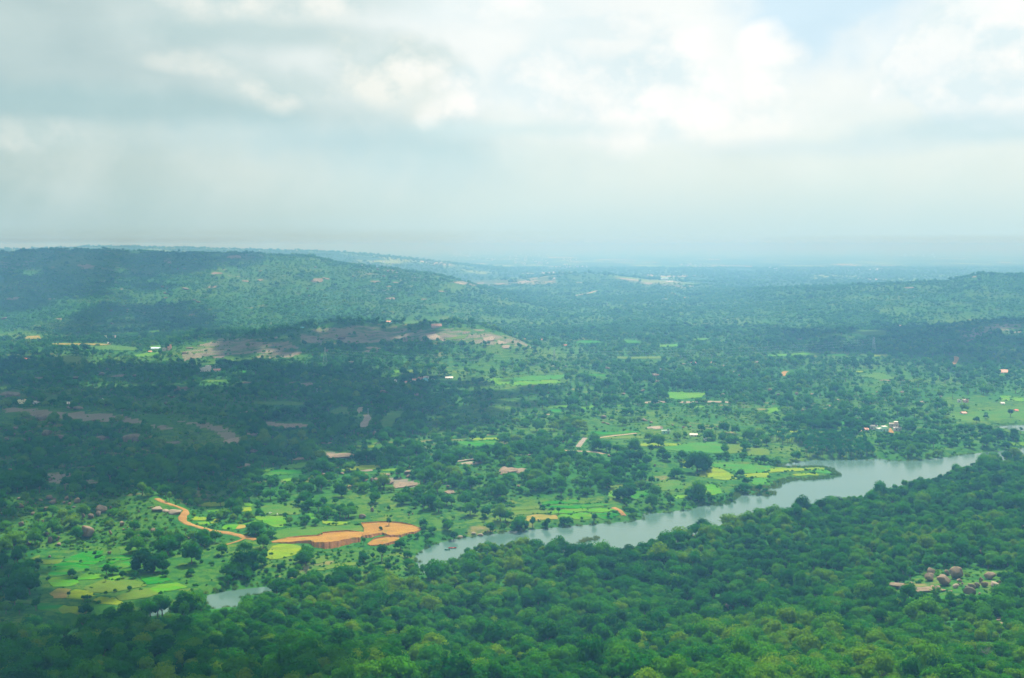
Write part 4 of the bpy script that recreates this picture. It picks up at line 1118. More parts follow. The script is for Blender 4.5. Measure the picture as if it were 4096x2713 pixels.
TONE = {'g': ('deep green', 'paddy field'), 'b': ('bright green', 'crop field'), 'y': ('yellow green', 'crop field'), 'o': ('olive', 'grass field'), 'd': ('dull green', 'pasture'), 't': ('tan', 'stubble field'), 'r': ('striped green', 'row crop field')}
AREAS = [  # picture box, phrase
 ((0, 980, 1900, 1330), 'on the long hazy hill'), ((0, 1330, 640, 1500), 'on the flat under the long hazy hill'), ((640, 1330, 1100, 1470), 'beside the rocky knoll'), ((1100, 1290, 2140, 1400), 'on the rocky knoll'),
 ((1100, 1400, 2048, 1560), 'around the central hamlet'), ((0, 1470, 1024, 1640), 'in the dark shaded wood'), ((0, 1640, 1060, 1800), 'along the bare slab ridge'), ((0, 1800, 640, 1970), 'in the shaded scrub behind the boulder slope'),
 ((0, 1970, 640, 2200), 'on the boulder strewn slope above the paddies'), ((640, 1970, 1024, 2140), 'beside the winding dirt road'), ((0, 2200, 780, 2460), 'in the terraced paddies by the stream'), ((0, 2460, 400, 2713), 'below the stream at the dark forest edge'),
 ((1024, 1560, 1500, 1850), 'on the scrub plain beside the stony path'), ((1500, 1560, 2048, 1850), 'on the scrub plain above the wooded rise'), ((640, 1800, 1400, 1990), 'among trees beyond the dirt road'), ((1400, 1850, 1800, 2080), 'around the big grey slab'),
 ((1024, 1990, 1500, 2080), 'beside the orange earthworks'), ((1024, 2080, 1700, 2400), 'below the orange earthworks'), ((1700, 1850, 2700, 2010), 'on the wooded rise above the lake'), ((1500, 2010, 2520, 2130), 'on the grassy lake shore'),
 ((2048, 1480, 2600, 1680), 'on the open plain below the pylon'), ((2600, 1480, 3100, 1680), 'along the pale rock strip'), ((2048, 1680, 2700, 1850), 'around the farm track'), ((2700, 1680, 3072, 1830), 'above the lake fields'), ((2580, 1830, 3400, 2010), 'on the lake peninsula'),
 ((3072, 1340, 4096, 1500), 'on the far scrub below the dark hill'), ((3072, 1500, 3900, 1660), 'on the rocky far scrub'), ((3900, 1500, 4200, 1800), 'by the far pond'), ((3072, 1660, 3900, 1850), 'around the palm grove'),
 ((2048, 1290, 3072, 1480), 'along the power line'), ((2048, 980, 3072, 1290), 'around the far quarry hill'), ((3072, 980, 4096, 1340), 'on the far ridge'), ((2700, 2380, 3072, 2560), 'deep in the near forest'), ((3400, 2200, 4200, 2420), 'in the boulder clearing of the near forest'),
 ((3072, 2000, 4200, 2713), 'in the near forest by the clearing'), ((0, 0, 9999, 9999), 'in the valley')]
def where(px, py):
    for (a, b, c2, d), s in AREAS:
        if a <= px < c2 and b <= py < d:
            return s
    return 'in the valley'

ORD = ['', 'second', 'third', 'fourth', 'fifth', 'sixth', 'seventh', 'eighth', 'ninth', 'tenth', 'eleventh', 'twelfth']
def settle_labels(items, noun_plural):
    """items: (object, label, category, px, py). A label met more than once is told apart by its order from the left and by nearness, larger sets share it as a group."""
    by = {}
    for it in items:
        by.setdefault(it[1], []).append(it)
    for lb, v in by.items():
        grp = noun_plural
        if len(v) == 1:
            tag(v[0][0], lb, v[0][2], grp)
        elif len(v) <= 12:
            v.sort(key=lambda q: q[3])
            for i, it in enumerate(v):
                w = 'leftmost' if i == 0 else 'rightmost' if i == len(v) - 1 else ORD[i] + ' from the left'
                tag(it[0], lb + ', ' + w, it[2], grp)
        else:
            for it in v:
                tag(it[0], lb, it[2], lb + ' set')

rows = []
for kind, poly in FIELDS:
    far = np.mean([q[1] for q in poly]) < 1480
    o = drape(np.mean(poly, 0) + (np.asarray(poly) - np.mean(poly, 0)) * 1.08, 0.55 if far else 0.24, 1.4 if far else 0.6, CROP[kind], 'crop_field' if kind not in 'od' else 'pasture')
    c = np.mean(poly, 0)
    tone, noun = TONE[kind]
    o['kind'] = 'structure'
    rows.append((o, f'{tone} {noun} {where(*c)}', 'field', c[0], c[1]))
settle_labels(rows, 'fields in the valley')

def road(name, label, width, mat, line):
    w = place(line)
    P = []
    for i in range(len(w) - 1):
        for t in np.linspace(0, 1, 7)[:-1]:
            P.append(w[i, :2] * (1 - t) + w[i + 1, :2] * t)
    P.append(w[-1, :2])
    P = np.array(P)
    for _ in range(4):
        P[1:-1] = 0.25 * P[:-2] + 0.5 * P[1:-1] + 0.25 * P[2:]
    tg = np.gradient(P, axis=0)
    tg /= np.maximum(np.linalg.norm(tg, axis=1, keepdims=True), 1e-6)
    nr = np.stack([-tg[:, 1], tg[:, 0]], 1)
    half = width / 2 * (1 + 0.22 * vnoise(np.arange(len(P)) * 0.45, np.zeros(len(P)), 6))
    cross = np.array([-1.25, -1.0, -0.5, 0, 0.5, 1.0, 1.25])
    G = P[:, None, :] + nr[:, None, :] * (half[:, None] * cross[None])[..., None]
    zz = ground(G[..., 0], G[..., 1])
    zz = zz + np.array([-0.5, 0.32, 0.30, 0.38, 0.30, 0.32, -0.5])[None]
    v, q = grid_mesh(np.concatenate([G, zz[..., None]], -1))
    o = obj(name, quad_mesh(name, v, q, [mat]))
    return tag(o, label, 'road' if 'road' in name or 'lane' in name else 'track', kind='structure')

for r in ROADS:
    road(*r)

def earthwork(e, label):
    Fw, Bw = place(e['F']), place(e['B'])
    s = np.linspace(0, 1, 90)
    k = np.linspace(0, 1, len(Fw))
    def ip(A, c): return np.interp(s, k, A[:, c])
    f = np.stack([ip(Fw, 0), ip(Fw, 1)], 1); b = np.stack([ip(Bw, 0), ip(Bw, 1)], 1)
    f += 0.9 * np.stack([vnoise(s * 18, s * 0, 1), vnoise(s * 40, s * 0, 2)], 1)
    h = np.interp(s, k, e['h'])
    zf, zb = ground(f[:, 0], f[:, 1]), ground(b[:, 0], b[:, 1])
    away = b - f
    ln = np.maximum(np.linalg.norm(away, axis=1, keepdims=True), 0.5)
    away = away / ln
    rowsP, mats = [], []
    h = h * 0.6
    top_z = np.maximum(zf + h, zb + 0.3)
    for t in np.linspace(0, 1, 6):                           # the cut face, gullied
        off = (h * 1.2 * t)[:, None] + 0.08 * vnoise(s * 26, s * 0 + t * 3, 5)[:, None] * (0.3 + t * (1 - t) * 3)
        rowsP.append(np.concatenate([f + away * off, (zf - 0.6 + (top_z - zf + 0.6) * t)[:, None]], 1))
    p0 = rowsP[-1]
    for t in np.linspace(0, 1, 9)[1:]:
        xy = p0[:, :2] * (1 - t) + b * t
        z = p0[:, 2] * (1 - t) + (zb + 0.35) * t + 0.25 * fbm(xy[:, 0] / 6, xy[:, 1] / 6, 2, 3) * (1 - t)
        z = np.maximum(z, ground(xy[:, 0], xy[:, 1]) + 0.25)
        rowsP.append(np.concatenate([xy, z[:, None]], 1))
    wall = 0.8 * np.clip(np.sin(s * math.pi) * 1.6, 0, 1)
    rowsP.append(np.concatenate([b + away * 0.7, (zb + 0.35 + wall)[:, None]], 1))
    rowsP.append(np.concatenate([b + away * 7.0, (ground(b[:, 0] + away[:, 0] * 7, b[:, 1] + away[:, 1] * 7) - 0.3)[:, None]], 1))
    P = np.array(rowsP)
    v, q = grid_mesh(P)
    me = quad_mesh('earthwork', v, q, [earth_top_m, earth_cut_m, CROP['d']], False)
    c = P.shape[1] - 1
    fm = np.concatenate([np.full(c * 5, 1), np.full(c * 8, 0), np.full(c, 1), np.full(c, 2)]).astype(np.int32)
    me.polygons.foreach_set('material_index', fm)
    tag(obj('earthwork', me), label, 'earthwork', 'orange earthworks by the lake', 'structure')
for e, lb in zip(EARTH, ('long orange levelled terrace with a tall red cut face', 'upper orange earth pad reaching towards the lake bank', 'small orange earth ramp below the upper pad')):
    earthwork(e, lb)

# ------------------------------------------------------------------ rocks
def ico(sub):
    import bmesh
    bm = bmesh.new()
    bmesh.ops.create_icosphere(bm, subdivisions=sub, radius=1)
    v = np.array([q.co[:] for q in bm.verts]); f = np.array([[w.index for w in q.verts] for q in bm.faces])
    bm.free()
    return v, f
ICO = {k: ico(k) for k in (1, 2, 3, 4)}

def n3(v, sc, seed):
    return (vnoise(v[:, 0] * sc + v[:, 2] * 1.7, v[:, 1] * sc - v[:, 2] * 2.3, seed) + vnoise(v[:, 1] * sc + 5 + v[:, 0], v[:, 2] * sc * 1.3, seed + 1)) * 0.5

def boulder_mesh(seed, mat, kind):
    rg = np.random.default_rng(seed)
    v, f = ICO[3 if kind == 'b' else 4]
    v = v.copy()
    for _ in range(13 if kind == 'b' else 9):                 # split faces: planes that slice the block
        d = rg.normal(size=3); d /= np.linalg.norm(d)
        c = rg.uniform(0.46, 0.84)
        s = v @ d
        v = np.where((s > c)[:, None], v - np.outer((s - c) * 0.93, d), v)
    v *= (1 + 0.13 * n3(v, 1.6, seed) + 0.05 * n3(v, 4.0, seed + 9))[:, None]
    if kind == 's':
        a = np.arctan2(v[:, 1], v[:, 0])
        lobe = 1 + 0.42 * fbm(np.cos(a) * 1.3 + seed, np.sin(a) * 1.3, 3, seed)
        v[:, 0] *= lobe; v[:, 1] *= lobe
        v[:, 2] += 0.35 * fbm(v[:, 0] * 1.6 + seed, v[:, 1] * 2.2, 3, seed + 7) * (v[:, 2] > -0.2)
        v[:, 2] = np.where(v[:, 2] > 0, v[:, 2] * (0.9 + 0.3 * n3(v, 2.5, seed + 3)), v[:, 2])
    if kind == 'c':
        v[:, 2] = np.sign(v[:, 2]) * np.abs(v[:, 2]) ** 0.55
        v[:, 1] = np.sign(v[:, 1]) * np.abs(v[:, 1]) ** 0.7
        v *= (1 + 0.07 * n3(v * np.array([3, 1, 0.4]), 2.4, seed + 5))[:, None]
    m = quad_mesh('boulder', v, f, [mat], True)
    return m
BM = {}
def rock_mesh(kind, mat, i):
    key = (kind, mat.name, i)
    if key not in BM:
        BM[key] = boulder_mesh(hash((kind, i)) % 997 + i * 13 if False else 31 * i + {'b': 1, 's': 2, 'c': 3}[kind], mat, kind)
    return BM[key]

EXCL = []      # px boxes that trees must not cover: x0, y0, x1, y1
rows = []
bp = place([(b[0], b[1] + b[3] * 0.45) for b in BOUL])
for i, ((px, py, w, h, mat), p) in enumerate(zip(BOUL, bp)):
    dist = math.hypot(p[1], CAM_H - p[2])
    k = dist / FOC
    W, Hh = w * k * 1.12, h * k * 1.12
    o = obj('boulder', rock_mesh('b', mat, i % 9), None, (p[0], p[1] + W * 0.35, p[2] + Hh * 0.40), (0.2 * math.sin(i * 2.1), 0.2 * math.cos(i * 1.3), i * 1.7), (W * 0.54, W * 0.5, max(Hh * 0.60, W * 0.22)))
    size = 'huge' if W > 8.5 else 'large' if W > 5.5 else 'medium' if W > 3.5 else 'small'
    shape = 'upright' if h > w * 0.95 else 'flat' if h < w * 0.42 else 'rounded'
    colr = {'granite': 'brown', 'pale_granite': 'pale', 'grey_granite': 'grey'}[mat.name]
    rows.append((o, f'{size} {shape} {colr} boulder {where(px, py)}', 'boulder', px, py))
    EXCL.append((px - w * 0.42, py - h * 0.5, px + w * 0.42, py + h * (0.40 if py > 1950 else 0.12)))
settle_labels(rows, 'granite boulders across the valley')
rows = []
op = place([(b[0], b[1] + b[3] * 0.25) for b in OUTC])
for i, ((px, py, w, h, st, mat), p) in enumerate(zip(OUTC, op)):
    dist = math.hypot(p[1], CAM_H - p[2])
    k = dist / FOC
    dep = math.atan2(CAM_H - p[2], p[1])
    if py < 1320:
        w, h = w * 0.72, h * 0.6
    W, Sh = w * k, h * k
    Ht = Sh * (0.75 if st == 'c' else 0.28)
    D = min((Sh - Ht * 0.8) / max(math.sin(dep), 0.03), W * (1.2 if st == 's' else 0.6))
    D = max(D, W * 0.25)
    o = obj('rock_outcrop', rock_mesh(st, mat, i % 6), None, (p[0], p[1] + D * 0.1, float(ground(p[0], p[1] + D * 0.1)) - Ht * 0.05), (math.atan2(float(ground(p[0], p[1] + D * .6) - ground(p[0], p[1] - D * .4)), D), -math.atan2(float(ground(p[0] + W * .4, p[1]) - ground(p[0] - W * .4, p[1])), W * .8), 0.25 * math.sin(i * 1.9)), (W * 0.53, D * 0.55, Ht * 0.9 + 0.3))
    colr = {'granite': 'brown', 'pale_granite': 'pale', 'grey_granite': 'grey'}[mat.name]
    noun = 'low bare rock slab' if st == 's' else 'blocky rock face'
    size = 'broad' if W > 45 else 'narrow' if W < 18 else 'middling'
    rows.append((o, f'{size} {colr} {noun} {where(px, py)}', 'rock', px, py))
    EXCL.append((px - w * 0.36, py - h * 0.38, px + w * 0.36, py + h * 0.18))
settle_labels(rows, 'bare rock outcrops across the valley')

# ------------------------------------------------------------------ houses
def box(x0, y0, z0, x1, y1, z1):
    v = [(x0, y0, z0), (x1, y0, z0), (x1, y1, z0), (x0, y1, z0), (x0, y0, z1), (x1, y0, z1), (x1, y1, z1), (x0, y1, z1)]
    f = [(0, 3, 2, 1), (4, 5, 6, 7), (0, 1, 5, 4), (1, 2, 6, 5), (2, 3, 7, 6), (3, 0, 4, 7)]
    return v, f
def boxes(name, bs, mat, parent):
    V, Fc = [], []
    for b in bs:
        v, f = box(*b)
        Fc += [tuple(i + len(V) for i in q) for q in f]
        V += v
    return obj(name, mesh_of(name, V, Fc, [mat]), parent)

hp = place([Z(h[0], [(h[1], h[2])])[0] for h in HOUSES])
for i, (h, p) in enumerate(zip(HOUSES, hp)):
    k, cx_, cy_, wpx, hpx, style, wall, roof, label, cat = h
    sc = p[1] / FOC * ZK
    W, Hh = wpx * sc * 1.05, max(hpx * sc * 1.1, 2.4)
    D = min(max(W * 0.7, 5.0), 14.0)
    ang = 0.25 * math.sin(i * 2.7)
    root = bpy.data.objects.new(cat if cat != 'house' else 'village_house', None)
    COL.objects.link(root)
    root.location = (p[0], p[1] + D * 0.3, p[2] - 0.3)
    root.rotation_euler = (0, 0, ang)
    tag(root, label, cat, 'farm buildings in the valley')
    wm, rm = paint(*wall), paint(*roof)
    Hh += 0.3
    if style in ('flat', 'flat2'):
        boxes('wall', [(-W / 2, -D / 2, 0, W / 2, D / 2, Hh * (1 if style == 'flat' else 0.66))], wm, root)
        t = Hh * (1 if style == 'flat' else 0.66)
        boxes('roof', [(-W / 2 - .35, -D / 2 - .35, t, W / 2 + .35, D / 2 + .35, t + .25)], rm, root)
        boxes('parapet', [(-W / 2 - .3, -D / 2 - .3, t + .25, W / 2 + .3, -D / 2 - .1, t + .9), (-W / 2 - .3, D / 2 + .1, t + .25, W / 2 + .3, D / 2 + .3, t + .9)], wm, root)
        if style == 'flat2':
            boxes('upper_storey', [(W * 0.02, -D * 0.25, t + .26, W * 0.46, D * 0.4, Hh + .6)], wm, root)
            boxes('upper_roof', [(W * 0.0, -D * 0.28, Hh + .6, W * 0.48, D * 0.43, Hh + .85)], rm, root)
        else:
            boxes('water_tank', [(W * 0.2, -1, t + .26, W * 0.2 + 1.6, .6, t + 1.9)], paint('tank_black', (0.05, 0.05, 0.05)), root)
    else:
        boxes('wall', [(-W / 2, -D / 2, 0, W / 2, D / 2, Hh * 0.62)], wm, root)
        e, zt, zb = 0.5, Hh * 0.62 + (D * 0.28 if style == 'gable' else D * 0.14), Hh * 0.62
        x0, x1, y0, y1 = -W / 2 - e, W / 2 + e, -D / 2 - e, D / 2 + e
        if style == 'gable':
            V = [(x0, y0, zb), (x1, y0, zb), (x1, 0, zt), (x0, 0, zt), (x0, y1, zb), (x1, y1, zb)]
            Fc = [(0, 1, 2, 3), (3, 2, 5, 4), (0, 3, 4), (1, 5, 2), (0, 4, 5, 1)]
        else:
            V = [(x0, y0, zb), (x1, y0, zb), (x1, y1, zt), (x0, y1, zt), (x0, y1, zb), (x1, y1, zb)]
            Fc = [(0, 1, 2, 3), (3, 2, 5, 4), (0, 3, 4), (1, 5, 2), (0, 4, 5, 1)]
        obj('roof', mesh_of('roof', V, Fc, [rm]), root)
    nw = max(1, int(W / 3.2))
    hz = Hh * (0.62 if style not in ('flat', 'flat2') else 0.66 if style == 'flat2' else 1)
    for s in range(min(nw, 6)):
        x = -W / 2 + (s + 0.5) * W / min(nw, 6)
        if s == nw // 2 and nw > 1:
            boxes('door', [(x - .5, -D / 2 - .06, 0.3, x + .5, -D / 2 + .05, min(2.3, hz * .8))], paint('door_wood', (0.16, 0.09, 0.05)), root)
        else:
            boxes('window', [(x - .55, -D / 2 - .05, hz * .38, x + .55, -D / 2 + .05, hz * .38 + min(1.2, hz * .35))], glass_m, root)
    (q,) = Z(k, [(cx_, cy_)])
    EXCL.append((q[0] - wpx * ZK * 0.5, q[1] - hpx * ZK * 1.3, q[0] + wpx * ZK * 0.5, q[1] - hpx * ZK * 0.05))

# far town: small pale blocks with parapets
tv, tf = [], []
for b in ((-.5, -.4, 0, .5, .4, .8), (-.5, -.4, .8, .5, -.36, .9), (-.5, .36, .8, .5, .4, .9), (.05, -.1, .8, .4, .3, 1.15)):
    v, f = box(*b)
    tf += [tuple(i + len(tv) for i in q) for q in f]; tv += v
town_me = {m: mesh_of('town_building', tv, tf, [paint(*c)]) for m, c in (('white', WHT), ('cream', CRM), ('grey', GRY))}
spots = []
rg = random.Random(5)
for k, x0, y0, x1, y1, n in (('R3', 30, 262, 320, 360, 34), ('R3', 440, 280, 680, 390, 12), ('R2', 1740, 262, 2280, 320, 22), ('R3', 900, 220, 1400, 260, 8), ('R4', 560, 395, 1100, 420, 8), ('R4', 1080, 255, 1500, 290, 8), ('R2', 1100, 200, 1500, 250, 8), ('R3', 1500, 360, 1800, 380, 5), ('R4', 0, 385, 120, 420, 4), ('R2', 900, 330, 1300, 380, 8)):
    for _ in range(n):
        spots.append(Z(k, [(rg.uniform(x0, x1), rg.uniform(y0, y1))])[0])
for p, q in zip(place(spots), spots):
    nm = rg.choice(['white', 'white', 'cream', 'grey'])
    w = min(rg.uniform(12, 34) * p[1] / 12000, 55)
    o = obj('town_building', town_me[nm], None, (p[0], p[1], p[2] - 0.5), (0, 0, rg.uniform(-.5, .5)), (w, w * 0.8, w * rg.uniform(.5, .9)))
    o['tone'] = nm
    tag(o, f'tiny {nm} building of the scattered far town in the haze', 'building', f'{nm} buildings of the far town')

# ------------------------------------------------------------------ pylons and cables
def bar(V, Fc, a, b, r):
    a, b = np.asarray(a, float), np.asarray(b, float)
    d = b - a; d /= np.linalg.norm(d)
    u = np.cross(d, (0.3, 0.2, 1.0)); u /= np.linalg.norm(u)
    w = np.cross(d, u)
    s = len(V)
    for c in (a, b):
        for q in ((1, 1), (-1, 1), (-1, -1), (1, -1)):
            V.append(tuple(c + r * (q[0] * u + q[1] * w)))
    Fc += [(s, s + 1, s + 5, s + 4), (s + 1, s + 2, s + 6, s + 5), (s + 2, s + 3, s + 7, s + 6), (s + 3, s, s + 4, s + 7)]

def pylon(p, H, ang, label):
    root = bpy.data.objects.new('transmission_tower', None)
    COL.objects.link(root)
    root.location = p; root.rotation_euler = (0, 0, ang)
    tag(root, label, 'pylon', 'steel pylons of the power line')
    wid = lambda z: 3.4 * (1 - z / H) ** 1.1 + 0.55
    V, Fc = [], []
    lv = np.linspace(0, H * 0.95, 10)
    for i in range(len(lv) - 1):
        a, b = wid(lv[i]), wid(lv[i + 1])
        for sx, sy in ((1, 1), (-1, 1), (-1, -1), (1, -1)):
            bar(V, Fc, (sx * a, sy * a, lv[i]), (sx * b, sy * b, lv[i + 1]), .09)
        for (sx, sy), (tx, ty) in (((1, 1), (-1, 1)), ((-1, 1), (-1, -1)), ((-1, -1), (1, -1)), ((1, -1), (1, 1))):
            bar(V, Fc, (sx * a, sy * a, lv[i]), (tx * b, ty * b, lv[i + 1]), .05)
            bar(V, Fc, (tx * a, ty * a, lv[i]), (sx * b, sy * b, lv[i + 1]), .05)
    obj('lattice_mast', mesh_of('lattice_mast', V, Fc, [steel_m]), root)
    ends = []
    for z, L in ((0.62, 4.6), (0.78, 4.2), (0.93, 3.8)):
        V, Fc = [], []
        for s in (1, -1):
            bar(V, Fc, (0, .4, z * H), (0, s * L, z * H - .2), .12)
            bar(V, Fc, (0, s * .4, z * H + 1.4), (0, s * L, z * H - .2), .1)
        obj('cross_arm', mesh_of('cross_arm', V, Fc, [steel_m]), root)
        ends.append(z * H - 1.4)
    for z, L in ((0.62, 4.6), (0.78, 4.2), (0.93, 3.8)):
        for s in (1, -1):
            V, Fc = [], []
            bar(V, Fc, (0, s * L, z * H - .2), (0, s * L, z * H - 1.5), .14)
            obj('insulator', mesh_of('insulator', V, Fc, [paint('insulator_glass', (0.35, 0.42, 0.40))]), root)
    return root, H

pyl_px = Z('R2', [(620, 1250)]) + Z('R3', [(378, 1272)]) + Z('R4', [(945, 1142)])
pp = place(pyl_px)
pyl_l = ['steel lattice pylon in the trees of the rocky knoll foot', 'steel lattice pylon standing among valley trees in mid valley', 'steel lattice pylon standing before the dark wooded mound']
PYL = []
for i, (p, lb) in enumerate(zip(pp, pyl_l)):
    PYL.append(pylon(tuple(p), 29.0, 0.2, lb))
for a, b, nm in ((0, 1, 'between the knoll foot pylon and the mid valley pylon'), (1, 2, 'between the mid valley pylon and the mound pylon')):
    for z, L, lvl in ((0.62, -4.6, 'lowest'), (0.78, -4.2, 'middle'), (0.93, -3.8, 'topmost')):
        t = np.linspace(0, 1, 30)
        A = pp[a] + np.array([-L * math.sin(0.2) * 1, L * math.cos(0.2), 29 * z - 1.5]); B = pp[b] + np.array([-L * math.sin(0.2), L * math.cos(0.2), 29 * z - 1.5])
        P = A[None] * (1 - t[:, None]) + B[None] * t[:, None]
        P[:, 2] -= 7.0 * 4 * t * (1 - t)
        V, Fc = [], []
        for q in range(29):
            bar(V, Fc, P[q], P[q + 1], .045)
        tag(obj('power_cable', mesh_of('power_cable', V, Fc, [wire_m])), f'{lvl} sagging cable {nm}', 'cable', 'power cables of the line')
for p, lb in zip(place(Z('R6', [(1005, 380), (548, 190)]) + Z('R1', [(1800, 1165), (1930, 1315)])), ('thin wooden power pole beside the stony path', 'thin power pole in dark trees before the hamlet', 'thin pole on the rocky slope by the pink house', 'thin mast behind the rust roofed cottage')):
    root = bpy.data.objects.new('utility_pole', None); COL.objects.link(root); root.location = p
    tag(root, lb, 'pole', 'utility poles in the valley')
    V, Fc = [], []; bar(V, Fc, (0, 0, -0.5), (0, 0, 10.5), .2); obj('pole', mesh_of('pole', V, Fc, [steel_m]), root)
    V, Fc = [], []; bar(V, Fc, (-1, 0, 9.8), (1, 0, 9.8), .1); obj('cross_arm', mesh_of('cross_arm', V, Fc, [steel_m]), root)

# ------------------------------------------------------------------ boat, cows, people
def boat(p, L, col, label, rot):
    root = bpy.data.objects.new('rowing_boat', None); COL.objects.link(root)
    root.location = (p[0], p[1], 0.0); root.rotation_euler = (0, 0, rot)
    tag(root, label, 'boat', 'small boats on the lake')
    s = np.linspace(-1, 1, 13)
    rowsP = []
    for t in s:
        w = 0.30 * L * 0.5 * (1 - abs(t) ** 2.6) + 0.06
        sh = 0.55 + 0.25 * t * t
        rowsP.append([(t * L / 2, w * q, -0.15 + sh * abs(q) ** 2.2) for q in np.linspace(-1, 1, 9)])
    P = np.array(rowsP)
    inner = P.copy(); inner[..., 1] *= 0.86; inner[..., 0] *= 0.95; inner[..., 2] += 0.06
    v1, q1 = grid_mesh(P); v2, q2 = grid_mesh(inner[:, ::-1])
    obj('hull', quad_mesh('hull', np.vstack([v1, v2]), np.vstack([q1, q2 + len(v1)]), [paint(*col)], True), root)
    for x in (-0.25, 0.15):
        boxes('bench', [(x * L - .15, -.28 * L * .5, .25, x * L + .15, .28 * L * .5, .32)], paint('bench_wood', (0.45, 0.36, 0.24)), root)
bw = at_height(Z('B2', [(1760, 404), (1714, 420)]), 0.0)
boat(bw[0], 5.4, ('boat_red', (0.62, 0.12, 0.10)), 'small red boat on the narrow end of the lake', 0.05)
boat(bw[1], 3.6, ('boat_green', (0.04, 0.26, 0.16)), 'tiny green boat beside the red boat on the lake', 0.1)

def skin_mesh(name, pts, edges, radii, mat):
    me = bpy.data.meshes.new(name)
    me.from_pydata(pts, edges, [])
    o = bpy.data.objects.new('tmp', me); COL.objects.link(o)
    sk = o.modifiers.new('skin', 'SKIN'); sk.use_smooth_shade = True
    for i, r in enumerate(radii):
        me.skin_vertices[0].data[i].radius = (r, r)
    me.skin_vertices[0].data[0].use_root = True
    sb = o.modifiers.new('sub', 'SUBSURF'); sb.levels = 1; sb.render_levels = 1
    dg = bpy.context.evaluated_depsgraph_get()
    out = bpy.data.meshes.new_from_object(o.evaluated_get(dg))
    bpy.data.objects.remove(o)
    out.name = name
    out.materials.clear(); out.materials.append(mat)
    return out
cow_pts = [(0, 0, 1.0), (.55, 0, 1.05), (.95, 0, 1.15), (1.25, 0, 1.0), (1.5, 0, .75), (-.55, 0, 1.05), (-.75, 0, 1.0), (-.85, 0, .55),
           (.5, .2, .75), (.5, .22, .4), (.52, .22, .03), (.5, -.2, .75), (.5, -.22, .4), (.52, -.22, .03), (-.55, .2, .75), (-.62, .22, .42), (-.55, .22, .03), (-.55, -.2, .75), (-.62, -.22, .42), (-.55, -.22, .03)]
cow_e = [(0, 1), (1, 2), (2, 3), (3, 4), (0, 5), (5, 6), (6, 7), (1, 8), (8, 9), (9, 10), (1, 11), (11, 12), (12, 13), (5, 14), (14, 15), (15, 16), (5, 17), (17, 18), (18, 19)]
cow_r = [.38, .36, .2, .17, .11, .34, .1, .04, .15, .09, .07, .15, .09, .07, .17, .1, .07, .17, .1, .07]
cow_me = skin_mesh('cow_body', cow_pts, cow_e, cow_r, paint('cow_white', (0.80, 0.78, 0.72), 0.9, 0.1))
for (px, py), lb, rz in zip(Z('R6', [(126, 1252), (192, 1262)]), ('white cow standing in the green pasture above the paddy strip', 'white cow standing beside a small bush in the green pasture'), (0.1, 1.9)):
    (p,) = place([(px, py)])
    o = obj('cow', None, None)
    o.location = (p[0], p[1], p[2] + 0.5); o.rotation_euler = (0, 0, rz)
    tag(o, lb, 'cow', 'white cows in the pasture')
    obj('body', cow_me, o)
    V, Fc = [], []
    bar(V, Fc, (1.22, .1, 1.15), (1.18, .32, 1.45), .03); obj('horn', mesh_of('horn', V, Fc, [bark_m]), o)
    V, Fc = [], []
    bar(V, Fc, (1.22, -.1, 1.15), (1.18, -.32, 1.45), .03); obj('horn', mesh_of('horn', V, Fc, [bark_m]), o)

